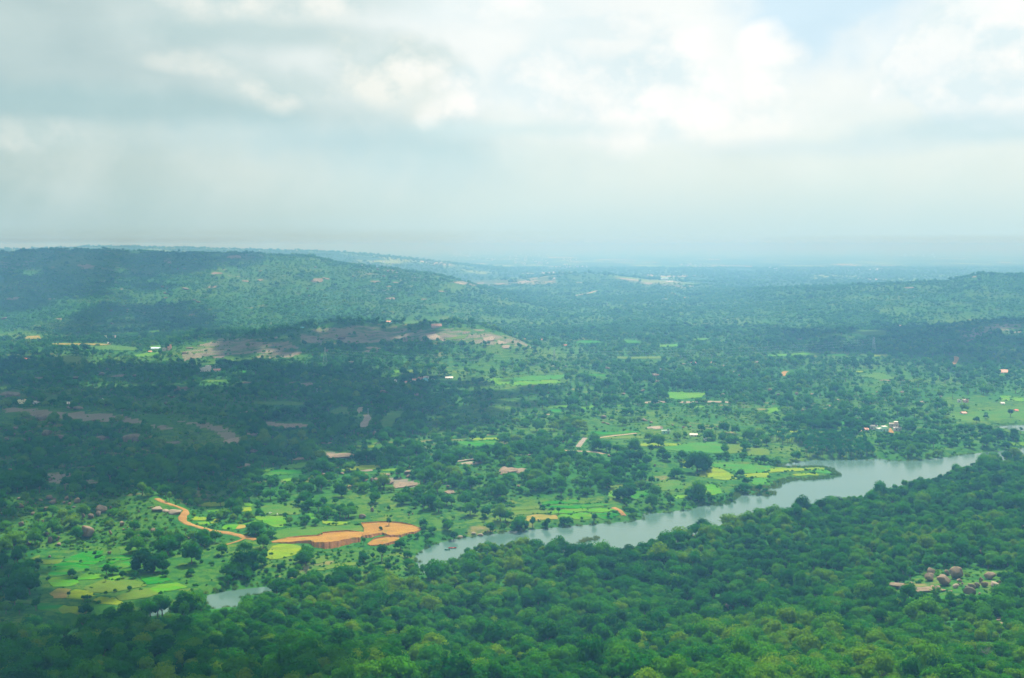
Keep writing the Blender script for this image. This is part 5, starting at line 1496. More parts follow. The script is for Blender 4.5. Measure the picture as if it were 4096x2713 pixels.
# ------------------------------------------------------------------ tree and plant meshes
def crown_geo(seed, rad=4.5, flat=0.72, lobes=9, cards=320, card=0.75, sub=1, base=2.2, spread=0.62, up=0.25):
    """leafy crown: overlapping lobes whose surface is broken by many leaf clumps"""
    rg = np.random.default_rng(seed)
    V, Fq = [], []
    cen, rr = [], []
    for i in range(lobes):
        a = i * 2.399 + rg.uniform(-.4, .4)
        q = math.sqrt((i + 0.4) / lobes) * spread * rad
        r = rad * rg.uniform(0.25, 0.54) * (1.08 - 0.35 * q / rad)
        q = q * rg.uniform(.75, 1.3)
        z = base + r * 0.75 + rad * flat * (0.95 - (q / rad) ** 2 * 1.5) * rg.uniform(0.7, 1.1)
        cen.append((q * math.cos(a), q * math.sin(a), z)); rr.append(r)
    cen, rr = np.array(cen), np.array(rr)
    bv, bf = ICO[sub]
    n0 = 0
    tri = []
    verts = []
    for c, r in zip(cen, rr):
        v = bv * (0.86 + 0.16 * rg.normal(size=(len(bv), 1)).clip(-1.3, 1.3) * 0.7) * r
        v[:, 2] *= 0.88
        verts.append(v + c); tri.append(bf + n0); n0 += len(bv)
    # leaf clumps
    k = cards
    li = rg.choice(lobes, k, p=rr ** 2 / (rr ** 2).sum())
    d = rg.normal(size=(k, 3)); d[:, 2] = d[:, 2] * 0.9 + up
    d /= np.linalg.norm(d, axis=1, keepdims=True)
    d[:, 2] = np.where(d[:, 2] < -0.35, -d[:, 2], d[:, 2])
    p = cen[li] + d * (rr[li] * rg.uniform(0.86, 1.16, k))[:, None]
    dist = np.linalg.norm(p[:, None] - cen[None], axis=2) / rr[None]
    dist[np.arange(k), li] = 9
    keep = dist.min(1) > 0.8
    p, d = p[keep], d[keep]
    k = len(p)
    nrm = d + rg.normal(size=(k, 3)) * 0.55
    nrm /= np.linalg.norm(nrm, axis=1, keepdims=True)
    t1 = np.cross(nrm, rg.normal(size=(k, 3))); t1 /= np.maximum(np.linalg.norm(t1, axis=1, keepdims=True), 1e-6)
    t2 = np.cross(nrm, t1)
    s1 = (card * rg.uniform(0.6, 1.25, k))[:, None]; s2 = (card * rg.uniform(0.45, 1.0, k))[:, None]
    a = p - t1 * s1 * 0.5; b = p + t2 * s2 * 0.5 + nrm * s1 * 0.12; c = p + t1 * s1 * 0.5; e = p - t2 * s2 * 0.5 + nrm * s1 * 0.1
    cv = np.stack([a, b, c, e], 1).reshape(-1, 3)
    ct = (np.arange(k) * 4)[:, None] + np.array([[0, 1, 2, 0, 2, 3]])
    ct = ct.reshape(-1, 3) + n0
    return np.vstack(verts + [cv]), np.vstack(tri + [ct]), cen

def crown_mesh(name, mat=None, smooth=True, **kw):
    v, f, _ = crown_geo(**kw)
    return quad_mesh(name, v, f, [mat or leaf_m], smooth)

def tube(V, Fc, pts, radii, n=6):
    s0 = len(V)
    pts = np.asarray(pts, float)
    for i, (p, r) in enumerate(zip(pts, radii)):
        d = pts[min(i + 1, len(pts) - 1)] - pts[max(i - 1, 0)]
        d /= max(np.linalg.norm(d), 1e-6)
        u = np.cross(d, (1.0, 0.13, 0.07)); u /= np.linalg.norm(u); w = np.cross(d, u)
        for k in range(n):
            a = 2 * math.pi * k / n
            V.append(tuple(p + r * (math.cos(a) * u + math.sin(a) * w)))
    for i in range(len(pts) - 1):
        for k in range(n):
            a, b = s0 + i * n + k, s0 + i * n + (k + 1) % n
            Fc.append((a, b, b + n, a + n))

def trunk_mesh(seed, h=3.4, r=0.28, rad=4.5, limbs=4):
    rg = np.random.default_rng(seed)
    V, Fc = [], []
    top = np.array([rg.uniform(-.3, .3), rg.uniform(-.3, .3), h])
    tube(V, Fc, [(0, 0, -0.8), (0.02, 0, 0.4), top * 0.55, top], [r * 1.5, r, r * 0.85, r * 0.6], 7)
    for i in range(limbs):
        a = i * 2 * math.pi / limbs + rg.uniform(-.4, .4)
        e = top + np.array([math.cos(a) * rad * .5, math.sin(a) * rad * .5, rad * .42])
        tube(V, Fc, [top * 0.92, (top + e) / 2 + np.array([0, 0, .2]), e], [r * .5, r * .32, r * .12], 5)
    return mesh_of('trunk', V, Fc, [bark_m], True)

NEAR_KINDS = [dict(seed=11, rad=4.6, flat=.55, lobes=10, cards=620, card=.72, base=1.0), dict(seed=12, rad=4.2, flat=.75, lobes=9, cards=580, card=.7, base=.9), dict(seed=13, rad=5.2, flat=.42, lobes=12, cards=700, card=.75, spread=.72, base=1.3),
              dict(seed=14, rad=3.6, flat=1.05, lobes=8, cards=520, card=.66, spread=.5, base=.6), dict(seed=15, rad=4.4, flat=.6, lobes=11, cards=640, card=.62, base=.9), dict(seed=16, rad=3.3, flat=1.3, lobes=8, cards=500, card=.62, spread=.42, base=.6)]
near_crowns = [crown_mesh(f'crown_{i}', **k) for i, k in enumerate(NEAR_KINDS)]
near_trunks = [trunk_mesh(40 + i, h=1.9 + 0.1 * i, rad=k['rad']) for i, k in enumerate(NEAR_KINDS)]
MID_KINDS = [dict(seed=21, rad=4.4, flat=.6, lobes=7, cards=150, card=1.2, base=1.2), dict(seed=22, rad=4.0, flat=.85, lobes=6, cards=130, card=1.15, base=1.0), dict(seed=23, rad=5.0, flat=.5, lobes=8, cards=160, card=1.3, base=1.4),
             dict(seed=24, rad=3.2, flat=1.2, lobes=5, cards=110, card=1.05, spread=.4, base=.9), dict(seed=25, rad=2.6, flat=1.6, lobes=5, cards=100, card=.95, spread=.35, base=.8)]
FAR_KINDS = [dict(seed=31, rad=4.5, flat=.6, lobes=4, cards=34, card=2.0, base=.4), dict(seed=32, rad=4.2, flat=.8, lobes=4, cards=30, card=1.9, base=.3), dict(seed=33, rad=5.0, flat=.5, lobes=5, cards=40, card=2.1, base=.4)]

def proto_collection(name, metas):
    c = bpy.data.collections.new(name)
    for i, me in enumerate(metas):
        o = bpy.data.objects.new(f'{name}_{i:02d}', me)
        c.objects.link(o)
    return c

# crown with its trunk joined, for the uncounted mass of the forest
def joined(cm, tm_):
    a = np.array([v.co[:] for v in cm.vertices]); b = np.array([v.co[:] for v in tm_.vertices])
    fa = [tuple(p.vertices) for p in cm.polygons]; fb = [tuple(i + len(a) for i in p.vertices) for p in tm_.polygons]
    return mesh_of('tree', np.vstack([a, b]), fa + fb, [leaf_m, bark_m], True, [0] * len(fa) + [1] * len(fb))
near_protos = proto_collection('near_tree', [joined(c, t) for c, t in zip(near_crowns, near_trunks)])
mid_protos = proto_collection('mid_tree', [joined(crown_mesh('crown', **k), trunk_mesh(60 + i, h=2.4, rad=k['rad'], limbs=2)) for i, k in enumerate(MID_KINDS)])
far_protos = proto_collection('far_tree', [crown_mesh('crown', **k) for k in FAR_KINDS])
bush_protos = proto_collection('bush', [crown_mesh('bush', seed=50 + i, rad=1.5, flat=.35, lobes=5, cards=60, card=.55, base=-.3, spread=.6) for i in range(3)])

def instancer(name, protos, pos, rot, sc, idx_, tint, label, cat):
    me = bpy.data.meshes.new(name)
    n = len(pos)
    me.vertices.add(n)
    me.vertices.foreach_set('co', np.asarray(pos, np.float32).ravel())
    for nm, ty, arr, key in (('rotz', 'FLOAT', rot, 'value'), ('size', 'FLOAT_VECTOR', sc, 'vector'), ('pick', 'INT', idx_, 'value'), ('tint', 'FLOAT', tint, 'value')):
        at = me.attributes.new(nm, ty, 'POINT')
        at.data.foreach_set(key, np.asarray(arr, np.int32 if ty == 'INT' else np.float32).ravel())
    o = obj(name, me)
    g = bpy.data.node_groups.new(name + '_scatter', 'GeometryNodeTree')
    g.interface.new_socket('Geometry', in_out='INPUT', socket_type='NodeSocketGeometry')
    g.interface.new_socket('Geometry', in_out='OUTPUT', socket_type='NodeSocketGeometry')
    gi, go = g.nodes.new('NodeGroupInput'), g.nodes.new('NodeGroupOutput')
    ci = g.nodes.new('GeometryNodeCollectionInfo')
    ci.inputs['Collection'].default_value = protos
    ci.inputs['Separate Children'].default_value = True
    ci.inputs['Reset Children'].default_value = True
    ip_ = g.nodes.new('GeometryNodeInstanceOnPoints')
    ip_.inputs['Pick Instance'].default_value = True
    def named(nm, ty):
        a = g.nodes.new('GeometryNodeInputNamedAttribute'); a.data_type = ty
        a.inputs['Name'].default_value = nm
        return [s for s in a.outputs if s.enabled and s.name == 'Attribute'][0]
    cb = g.nodes.new('ShaderNodeCombineXYZ')
    g.links.new(named('rotz', 'FLOAT'), cb.inputs[2])
    g.links.new(gi.outputs[0], ip_.inputs['Points'])
    g.links.new(ci.outputs[0], ip_.inputs['Instance'])
    g.links.new(named('pick', 'INT'), ip_.inputs['Instance Index'])
    g.links.new(cb.outputs[0], ip_.inputs['Rotation'])
    g.links.new(named('size', 'FLOAT_VECTOR'), ip_.inputs['Scale'])
    g.links.new(ip_.outputs[0], go.inputs[0])
    md = o.modifiers.new('scatter', 'NODES'); md.node_group = g
    return tag(o, label, cat, kind='stuff')

# ------------------------------------------------------------------ where trees stand
CLEAR = Z('B4', [(1080, 790), (1240, 755), (1400, 690), (1420, 600), (1500, 590), (1600, 610), (1780, 595), (1900, 680), (1960, 620), (2060, 620), (2100, 740), (1950, 830), (1700, 800), (1400, 805)])
FIELD_P = [np.asarray(p) for p in POOLS_PX + [POND_PX, CLEAR]] + [np.asarray(p) for _, p in FIELDS] + [np.asarray(e['F'] + e['B'][::-1]) for e in EARTH]
ROAD_P = []
for r in ROADS:
    w = place(r[4])
    ROAD_P.append((w[:, :2], r[2]))
EX = np.array(EXCL)

def blocked(x, y, z, h, low=False):
    """would a tree of height h here stand in, or hide, a field, road, rock or house of the photograph"""
    bad = np.zeros(len(x), bool)
    for f in ((0.0, 0.8) if low else (0.0, 0.45, 0.85)):
        px, py = project(x, y, z + h * f)
        for q, p in enumerate(FIELD_P):
            if low and q == 6:
                continue
            bad |= inside(px, py, p)
            if q < 6 and not low:
                bad |= inside(px - 16, py, p) | inside(px + 16, py, p)
        for x0, y0, x1, y1 in EX:
            bad |= (px > x0) & (px < x1) & (py > y0) & (py < y1)
    for w, wd in ROAD_P:
        lo, hi = w.min(0) - 40, w.max(0) + 40
        s = np.where(~bad & (x > lo[0]) & (x < hi[0]) & (y > lo[1]) & (y < hi[1]))[0]
        if len(s):
            for f in ((0.0, 0.6) if low else (0.0, 0.35, 0.7)):
                bad[s] |= seg_dist(x[s], y[s] + f * h[s] * y[s] / CAM_H, w) < wd * 0.5 + (1.0 if low else 1.0 + 0.3 * h[s])
    return bad

def keep_share(px, py, which):
    k = np.ones(len(px))
    for p, kt, kb in SPARSE:
        s = inside(px, py, p)
        k[s] = np.minimum(k[s], kt) if which == 0 else kb
    return k

def jitter_grid(y0, y1, step, margin=0.03, seed=1):
    rg = np.random.default_rng(seed)
    ys = np.arange(y0, y1, step)
    X, Y = [], []
    for yy in ys:
        half = yy * (0.47 + margin)
        xs = np.arange(-half, half, step)
        X.append(xs + rg.uniform(-.5, .5, len(xs)) * step); Y.append(yy + rg.uniform(-.5, .5, len(xs)) * step)
    return np.concatenate(X), np.concatenate(Y)

# --- near forest
x, y = jitter_grid(335, 1150, 4.7, 0.05, 2)
ok = in_near_forest(x, y)
x, y = x[ok], y[ok]
sd = water_sd(x, y)
z = ground(x, y)
px, py = project(x, y, z)
rg = np.random.default_rng(3)
n1 = fbm(x / 60, y / 60, 3, 51)
size = np.clip((0.68 + 0.22 * n1) * rg.lognormal(0, 0.34, len(x)), 0.30, 1.7)
ok = (sd > 2.0) & (rg.random(len(x)) < keep_share(px, py, 0) * 0.97)
ok &= ~blocked(x, y, z, 8.0 * size)
x, y, z, px, py, size, n1 = [a[ok] for a in (x, y, z, px, py, size, n1)]
idx_n = rg.integers(0, len(NEAR_KINDS), len(x))
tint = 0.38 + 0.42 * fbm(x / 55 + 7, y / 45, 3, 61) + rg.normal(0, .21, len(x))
raised = inside(px, py, np.array([(1100, 2260), (2000, 2230), (2300, 2400), (1500, 2480), (1100, 2440)]))  # zone where the leaf tint is turned yellower
tint = tint + 0.22 * raised + 0.26 * sstep(px, 2300, 3200) * sstep(py, 2400, 2600) + 0.14
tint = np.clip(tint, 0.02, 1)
hs = np.where(rg.random(len(x)) < 0.5, 1.0, rg.uniform(.85, 1.2, len(x)))
scl = np.stack([size, size * rg.uniform(.72, 1.3, len(x)), size * hs], 1)
rot = rg.uniform(0, 6.28, len(x))

# the 280 that show largest become trees of their own
tall = np.array([k['rad'] for k in NEAR_KINDS])[idx_n] * size / y
vis = (px > 10) & (px < 4086) & (py > 2330) & (py < 2760)
pxt, pyt = project(x, y, z + 5 * size)
vis &= (pyt < 2700)
order = np.argsort(-tall * vis)
mine = order[:280]
left_out = np.ones(len(x), bool); left_out[mine] = False
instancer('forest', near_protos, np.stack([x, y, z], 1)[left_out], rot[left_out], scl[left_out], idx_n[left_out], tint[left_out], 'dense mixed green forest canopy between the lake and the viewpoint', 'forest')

TONES = [(0.2, 'dark green'), (0.38, 'deep green'), (0.56, 'mid green'), (0.74, 'light green'), (2, 'yellow green')]
SHAPES = ['broad', 'rounded', 'flat topped', 'tall', 'lumpy', 'narrow']
rows = []
for i in mine:
    k = int(idx_n[i])
    root = bpy.data.objects.new('forest_tree', None); COL.objects.link(root)
    root.location = (x[i], y[i], z[i]); root.rotation_euler = (0, 0, rot[i]); root.scale = scl[i]
    obj('trunk', near_trunks[k], root)
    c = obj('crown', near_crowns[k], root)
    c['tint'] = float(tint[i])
    tone = next(t for lim, t in TONES if tint[i] < lim)
    side = 'under the boulder clearing' if px[i] > 3350 else 'below the lake bend' if px[i] > 2300 else 'below the orange earthworks' if px[i] > 1000 else 'in the shaded corner'
    depth = 'in front' if pyt[i] > 2600 else 'midway' if pyt[i] > 2500 else 'higher up'
    rows.append((root, f'{tone} {SHAPES[k]} tree {side}, {depth}', 'tree', px[i], py[i]))
by = {}
for r in rows:
    by.setdefault(r[1], []).append(r)
settle_labels(rows, 'separate trees of the near forest')

# --- bamboo: feathery bright clumps in the near forest
def bamboo_mesh(seed):
    rg = np.random.default_rng(seed)
    V, Fc = [], []
    for i in range(34):
        a = rg.uniform(0, 6.28); lean = rg.uniform(.5, 2.8); h = rg.uniform(5.0, 8.0)
        for t in np.linspace(0.25, 1, 7):
            c = np.array([math.cos(a) * lean * t ** 2.2, math.sin(a) * lean * t ** 2.2, h * (t - 0.18 * t ** 4)])
            for _ in range(2):
                d = np.array([math.cos(a) * .6, math.sin(a) * .6, -.25]) + rg.normal(0, .45, 3)
                w = np.cross(d, rg.normal(size=3)); w = w / np.linalg.norm(w) * rg.uniform(.12, .26)
                s = len(V)
                V += [tuple(c - w), tuple(c + d * .5 - w * 1.3), tuple(c + d * 1.1), tuple(c + w)]
                Fc.append((s, s + 1, s + 2, s + 3))
    return mesh_of('foliage', V, Fc, [leaf_m], False)
def bamboo_stems(seed):
    rg = np.random.default_rng(seed)
    V, Fc = [], []
    for i in range(9):
        a = rg.uniform(0, 6.28); lean = rg.uniform(.4, 2.2); h = rg.uniform(4.5, 7)
        tube(V, Fc, [(math.cos(a) * (.2 + lean * t ** 2.2), math.sin(a) * (.2 + lean * t ** 2.2), h * t - .3 * (t == 0)) for t in (0, .4, .75, 1)], [.07, .06, .045, .02], 5)
    return mesh_of('stems', V, Fc, [paint('bamboo_stem', (0.22, 0.26, 0.08))])
bam = [(bamboo_mesh(70 + i), bamboo_stems(70 + i)) for i in range(3)]
bpx = Z('B3', [(1700, 1180), (1740, 1210), (1600, 1210), (1350, 1160), (1300, 1225), (340, 1500), (420, 1480), (1000, 1290), (1060, 1350), (2200, 1100), (2230, 1490), (2150, 1460), (700, 1350)]) + Z('B4', [(1100, 1130), (400, 1080), (150, 1080), (230, 1470), (620, 1310), (820, 1160), (1830, 1130), (250, 1050), (1050, 1300), (2100, 1390), (1150, 960), (1500, 870)])
rows = []
for i, ((qx, qy), p) in enumerate(zip(bpx, place(bpx))):
    root = bpy.data.objects.new('bamboo_clump', None); COL.objects.link(root)
    root.location = p; s = 0.85 + 0.3 * ((i * 7) % 5) / 5; root.scale = (s, s, s); root.rotation_euler = (0, 0, i * 1.1)
    a, b = bam[i % 3]
    f = obj('foliage', a, root); f['tint'] = 0.80 + 0.1 * (i % 3)
    obj('stems', b, root)
    rows.append((root, f'bright feathery bamboo clump {"under the boulder clearing" if qx > 3072 else "below the lake bend"}', 'bamboo', qx, qy))
settle_labels(rows, 'bamboo clumps in the near forest')

# --- bare grey trees
def bare_mesh(seed):
    rg = np.random.default_rng(seed)
    V, Fc = [], []
    def grow(p, d, L, r, lv):
        e = p + d * L
        tube(V, Fc, [p, (p + e) / 2 + rg.normal(0, .06 * L, 3), e], [r, r * .8, r * .55], 5)
        if lv:
            for _ in range(4 if lv > 1 else 5):
                q = d + rg.normal(0, .55, 3); q[2] += .15; q /= np.linalg.norm(q)
                grow(p + d * L * rg.uniform(.6, 1), q, L * rg.uniform(.5, .75), r * .5, lv - 1)
    grow(np.array([0, 0, -.4]), np.array([0.03, 0, 1.0]), 4.0, .3, 4)
    return mesh_of('branches', V, Fc, [dead_m], True)
bare = bare_mesh(3)
for (qx, qy), lb, s in zip(Z('B2', [(450, 690)]) + Z('B4', [(1960, 1440)]) + Z('B3', [(215, 1500)]), ('bare grey tree by the end of the stream pool', 'grey leafless tree in the bright forest under the boulder clearing', 'grey leafless tree at the front of the forest below the lake bend'), (1.25, .9, .8)):
    (p,) = place([(qx, qy)])
    root = bpy.data.objects.new('bare_tree', None); COL.objects.link(root); root.location = p; root.scale = (s, s, s)
    tag(root, lb, 'tree', 'leafless grey trees')
    obj('branches', bare, root)

# --- trees that stand alone in fields and on the shore
LONE = [('B1', 768, 1005, 120, .25, 'dark tree standing at the end of the yellow paddy'), ('B1', 322, 965, 120, .45, 'slim tree on the bank of the long paddy strip'), ('B1', 648, 668, 90, .35, 'round tree between the deep green paddies'),
 ('B1', 955, 640, 100, .3, 'large bushy tree in the middle of the paddies'), ('B1', 1010, 640, 90, .42, 'paler bushy tree in the middle of the paddies'), ('B1', 1102, 670, 70, .15, 'small dark tree in the centre of the paddies'), ('B1', 1206, 672, 70, .35, 'rounded tree by the eastern paddies'), ('B1', 948, 705, 60, .2, 'dark bush tree on the bund below the centre paddies'), ('B1', 1160, 785, 50, .4, 'small shrubby tree in the olive field'),
 ('B1', 948, 828, 44, .3, 'tiny tree at the corner of the lower olive field'), ('B1', 614, 842, 54, .1, 'dark slim tree in the yellow and tan field'), ('B1', 1440, 825, 40, .4, 'small bush tree at the corner of the bright field'), ('B1', 340, 552, 70, .2, 'dark tree on the grass beside the scrub slope'), ('B1', 745, 880, 60, .4, 'bushy tree on the lower edge of the yellow field'), ('B1', 1030, 800, 30, .3, 'tiny bush between the two olive fields'),
 ('B1', 1300, 600, 230, .08, 'big dark tree clump head at the paddies top corner'), ('B1', 1380, 620, 190, .12, 'dark spreading tree beside the big dark clump'), ('B1', 1460, 612, 120, .16, 'smaller dark tree at the right of the dark clump'), ('B1', 2080, 690, 110, .15, 'broad dark tree on the grass by the stream pool'), ('B1', 2200, 620, 240, .14, 'tall dark tree group on the grass by the stream pool'), ('B1', 2090, 600, 100, .5, 'pale bushy tree left of the tall dark group'),
 ('B2', 1117, 252, 46, .1, 'lone dark tree standing on the orange earth pad'), ('B2', 1192, 205, 82, .4, 'slender tree at the back of the orange earth pad'), ('B2', 1500, 222, 90, .35, 'leafy tree at the end of the orange earth pad'), ('B2', 1705, 210, 80, .2, 'dark round tree on the grassy lake bank'), ('B2', 2140, 150, 50, .5, 'small pale tree on the grassy lake shore'), ('B2', 2060, 125, 110, .35, 'round tree on the grassy lake shore'), ('B2', 1770, 335, 90, .25, 'dense tree right above the lake bank cliff'),
 ('R7', 990, 1118, 120, .06, 'very dark rounded tree beside the bright lake field'), ('R7', 935, 1105, 80, .08, 'smaller dark tree left of the very dark tree'), ('R7', 1040, 1112, 130, .06, 'right half of the very dark tree pair'), ('R7', 1245, 700, 80, .35, 'round tree below the striped crop'), ('R7', 1660, 870, 200, .22, 'big spreading tree between the lake fields'), ('R7', 1720, 850, 150, .2, 'second big tree at the right of the spreading tree'), ('R7', 2050, 912, 76, .3, 'lone tree in the row crop by the peninsula'), ('R7', 2095, 985, 70, .25, 'small tree on the peninsula field edge'),
 ('R7', 415, 1245, 64, .35, 'slim tree on the lake shore field bund'), ('R7', 348, 1255, 34, .3, 'tiny tree on the tan lake field corner'), ('R7', 185, 1362, 84, .35, 'slender tree on the lake bank'), ('R7', 318, 1368, 90, .4, 'pale bushy tree on the lake bank'), ('R7', 460, 1345, 84, .4, 'pale tree on the lake bank below the bright field'), ('R7', 512, 1350, 84, .38, 'right one of the pale tree pair on the lake bank'), ('R7', 865, 1262, 36, .4, 'small tree in the bright lake field'), ('R7', 735, 1325, 90, .2, 'dark bushy tree on the lake bank'), ('R7', 1075, 1262, 78, .3, 'tree at the end of the lake bank point'),
 ('R7', 1905, 830, 30, .3, 'tiny round tree in the row crop'), ('R7', 1518, 822, 44, .25, 'small tree in front of the yellow square field'), ('R8', 1870, 430, 60, .25, 'umbrella tree on the broad green field'), ('R8', 1952, 392, 44, .25, 'small tree on the broad green field'), ('R8', 2170, 380, 80, .25, 'bushy tree near the pond'), ('B3', 1700, 245, 120, .1, 'dark domed tree leaning over the lake edge of the near forest')]
rows = []
lone_pos = place([Z(a[0], [(a[1], a[2])])[0] for a in LONE])
LONE_XY = []
for i, (a, p) in enumerate(zip(LONE, lone_pos)):
    k = (i * 5) % len(NEAR_KINDS)
    if a[3] > 140: k = 2
    if 'slim' in a[5] or 'slender' in a[5]: k = 5
    H = a[3] * ZK * p[1] / FOC
    v = near_crowns[k].vertices
    top = max(q.co.z for q in v)
    s = max(H / top, .3)
    root = bpy.data.objects.new('field_tree', None); COL.objects.link(root)
    root.location = p; root.rotation_euler = (0, 0, i * 1.9); root.scale = (s, s, s)
    tag(root, a[5], 'tree', 'single trees standing in fields and on the shore')
    obj('trunk', near_trunks[k], root)
    c = obj('crown', near_crowns[k], root); c['tint'] = a[4]

# --- coconut palms
def palm_crown(seed):
    rg = np.random.default_rng(seed)
    V, Fc = [], []
    for i in range(15):
        a = i * 2.399 + rg.uniform(-.2, .2); el = rg.uniform(-.1, 1.1); L = rg.uniform(2.6, 3.5)
        dirh = np.array([math.cos(a), math.sin(a), 0]); sd_ = np.array([-math.sin(a), math.cos(a), 0])
        prev = None
        for t in np.linspace(0, 1, 6):
            c = dirh * L * t * math.cos(el * (1 - t * .5)) + np.array([0, 0, L * (math.sin(el) * t - .75 * t * t)])
            w = .55 * math.sin(math.pi * min(t * .9 + .08, 1)) + .04
            V += [tuple(c - sd_ * w + np.array([0, 0, -.25 * w])), tuple(c), tuple(c + sd_ * w + np.array([0, 0, -.25 * w]))]
            s = len(V) - 3
            if prev is not None:
                Fc += [(prev, prev + 1, s + 1, s), (prev + 1, prev + 2, s + 2, s + 1)]
            prev = s
    return mesh_of('crown', V, Fc, [leaf_m], False)
def palm_trunk(seed, h):
    V, Fc = [], []
    b = .5 * math.sin(seed)
    tube(V, Fc, [(0, 0, -.5), (b * .3, 0, h * .4), (b, .1, h)], [.2, .15, .12], 6)
    return mesh_of('trunk', V, Fc, [bark_m], True), b
pc = [palm_crown(80 + i) for i in range(3)]
pt = [palm_trunk(i + 1, 5.6 + .6 * i) for i in range(3)]
rg = random.Random(9)
grove = np.array(Z('R8', [(0, 600), (0, 550), (150, 535), (420, 545), (720, 535), (860, 600), (960, 735), (600, 745), (340, 742), (320, 640), (180, 640)]))
spots, tries = [], 0
for row in range(40):
    yy = 1500 + ZK * (545 + row * 5.4)
    for c_ in range(40):
        q = (3072 + ZK * (c_ * 25 + (row % 2) * 12 + rg.uniform(-7, 7)), yy + rg.uniform(-1, 1))
        if rg.random() < 0.26 and inside(np.array([q[0]]), np.array([q[1]]), grove)[0]:
            spots.append(q)
spots += Z('R8', [(2232, 545), (2262, 530), (1950, 400)]) + Z('R3', [(650, 1112), (685, 1116), (700, 1114), (720, 1116), (560, 1100)])
rows = []
for i, (q, p) in enumerate(zip(spots, place(spots))):
    k = i % 3
    root = bpy.data.objects.new('palm_tree', None); COL.objects.link(root)
    s = rg.uniform(.85, 1.2)
    root.location = p; root.rotation_euler = (0, 0, rg.uniform(0, 6)); root.scale = (s, s, s)
    obj('trunk', pt[k][0], root)
    c = obj('crown', pc[k], root, (pt[k][1], .1, 5.6 + .6 * k)); c['tint'] = rg.uniform(.1, .4)
    if q[1] > 1730 and q[0] < 3560:
        edge = 'in the front rows of the lakeside palm grove' if q[1] > 1800 else 'in the middle of the lakeside palm grove' if q[1] > 1770 else 'in the back rows of the lakeside palm grove'
        hgt = ('short', 'middling', 'tall')[k]
        lb = f'{hgt} coconut palm {edge}'
    elif q[0] > 3800:
        lb = 'palm tree near the far pond'
    else:
        lb = 'slender palm beyond the mid valley pylon'
    rows.append((root, lb, 'palm', q[0], q[1]))
settle_labels(rows, 'coconut palms by the lake')

# --- valley trees
SEEN_LOW = True
def scatter(y0, y1, step, seed, dens_gain, dens_off, hmean, kinds, protos, name, label, smin, smax, bushes=False, near_ok=False):
    x, y = jitter_grid(y0, y1, step, 0.04, seed)
    rg = np.random.default_rng(seed + 100)
    sd = water_sd(x, y)
    ok = (sd > 1.5)
    if not near_ok:
        ok &= ~in_near_forest(x, y)
    x, y = x[ok], y[ok]
    d = dens_off + dens_gain * 0.9 * fbm(x / 180, y / 240, 4, 19) + 0.6 * fbm(x / 45, y / 60, 3, 27)
    z = ground(x, y)
    px, py = project(x, y, z)
    ks = keep_share(px, py, 1 if bushes else 0)
    rockp = np.zeros(len(x))
    for p in ROCK_PX:
        rockp[inside(px, py, p)] = 1
    d = d * ks * (1 - 0.7 * rockp)
    shore_ = sstep(-water_sd(x, y), -16, -4)
    if not bushes:
        d = np.where(ks > 0.2, np.maximum(d, 0.75 * shore_), np.maximum(d, 0.22 * shore_))
    ok = rg.random(len(x)) < d
    x, y, z, px, py = [a[ok] for a in (x, y, z, px, py)]
    size = np.clip(rg.lognormal(-.04, .42, len(x)) * hmean, smin, smax)
    ok = ~blocked(x, y, z, size * (7.0 if not bushes else 2.0), bushes)
    x, y, z, size = x[ok], y[ok], z[ok], size[ok]
    px2, py2 = project(x, y, z)
    tint = np.clip(0.60 + 0.38 * fbm(x / 120 + 3, y / 90, 3, 71) + rg.normal(0, .15, len(x)), .02, 1)
    tint = np.clip(tint + 0.24 * inside(px2, py2, np.array([(-50, 1975), (650, 1975), (1000, 1990), (1010, 2150), (780, 2190), (500, 2240), (-50, 2250)])), .02, 1)  # leaf tint raised on the boulder slope, painting in its warm sunlight
    scl = np.stack([size, size * rg.uniform(.75, 1.3, len(x)), size * rg.uniform(.75, 1.25, len(x))], 1)
    instancer(name, protos, np.stack([x, y, z], 1), rg.uniform(0, 6.28, len(x)), scl, rg.integers(0, kinds, len(x)), tint, label, 'woodland' if not bushes else 'scrub')
    return len(x)
def hedges():
    rg = np.random.default_rng(44)
    P = []
    for kind, poly in FIELDS:
        w = place(poly)[:, :2]
        if w[:, 1].mean() > 1900:
            continue
        n = len(w)
        for i in range(n):
            a, b = w[i], w[(i + 1) % n]
            L = np.linalg.norm(b - a)
            k = int(L / 2.2)
            t = rg.random(k)[:, None]
            q = a + (b - a) * t + rg.normal(0, 1.3, (k, 2))
            m = vnoise(q[:, 0] / 9, q[:, 1] / 9, 12) + rg.normal(0, .35, k) > (0.55 if w[:, 0].mean() < -80 and w[:, 1].mean() < 760 else 0.15)
            P.append(q[m])
    P = np.vstack(P)
    P = P[water_sd(P[:, 0], P[:, 1]) > 1]
    z = ground(P[:, 0], P[:, 1])
    s = np.clip(rg.lognormal(-.45, .4, len(P)), .25, 1.5)
    instancer('hedge', bush_protos, np.stack([P[:, 0], P[:, 1], z], 1), rg.uniform(0, 6.28, len(P)), np.stack([s, s, s * rg.uniform(.7, 1.2, len(P))], 1), rg.integers(0, 3, len(P)),
              np.clip(.38 + rg.normal(0, .18, len(P)), .02, 1), 'ragged low bushes along field banks and boundaries', 'hedge')
hedges()
n_a = scatter(560, 1250, 7.5, 5, .9, .60, .80, len(NEAR_KINDS), near_protos, 'valley_woods', 'scattered trees and copses between the fields beyond the lake', .4, 1.5)
n_b = scatter(1250, 2500, 9.5, 6, .9, .66, .88, len(MID_KINDS), mid_protos, 'plain_woods', 'patchy tree cover over the valley plain up to the hills', .45, 1.7)
n_c = scatter(2500, 5200, 10.5, 7, .8, .62, .80, len(FAR_KINDS), far_protos, 'hill_woods', 'patchy tree cover on the hazy hills', .6, 2.0)
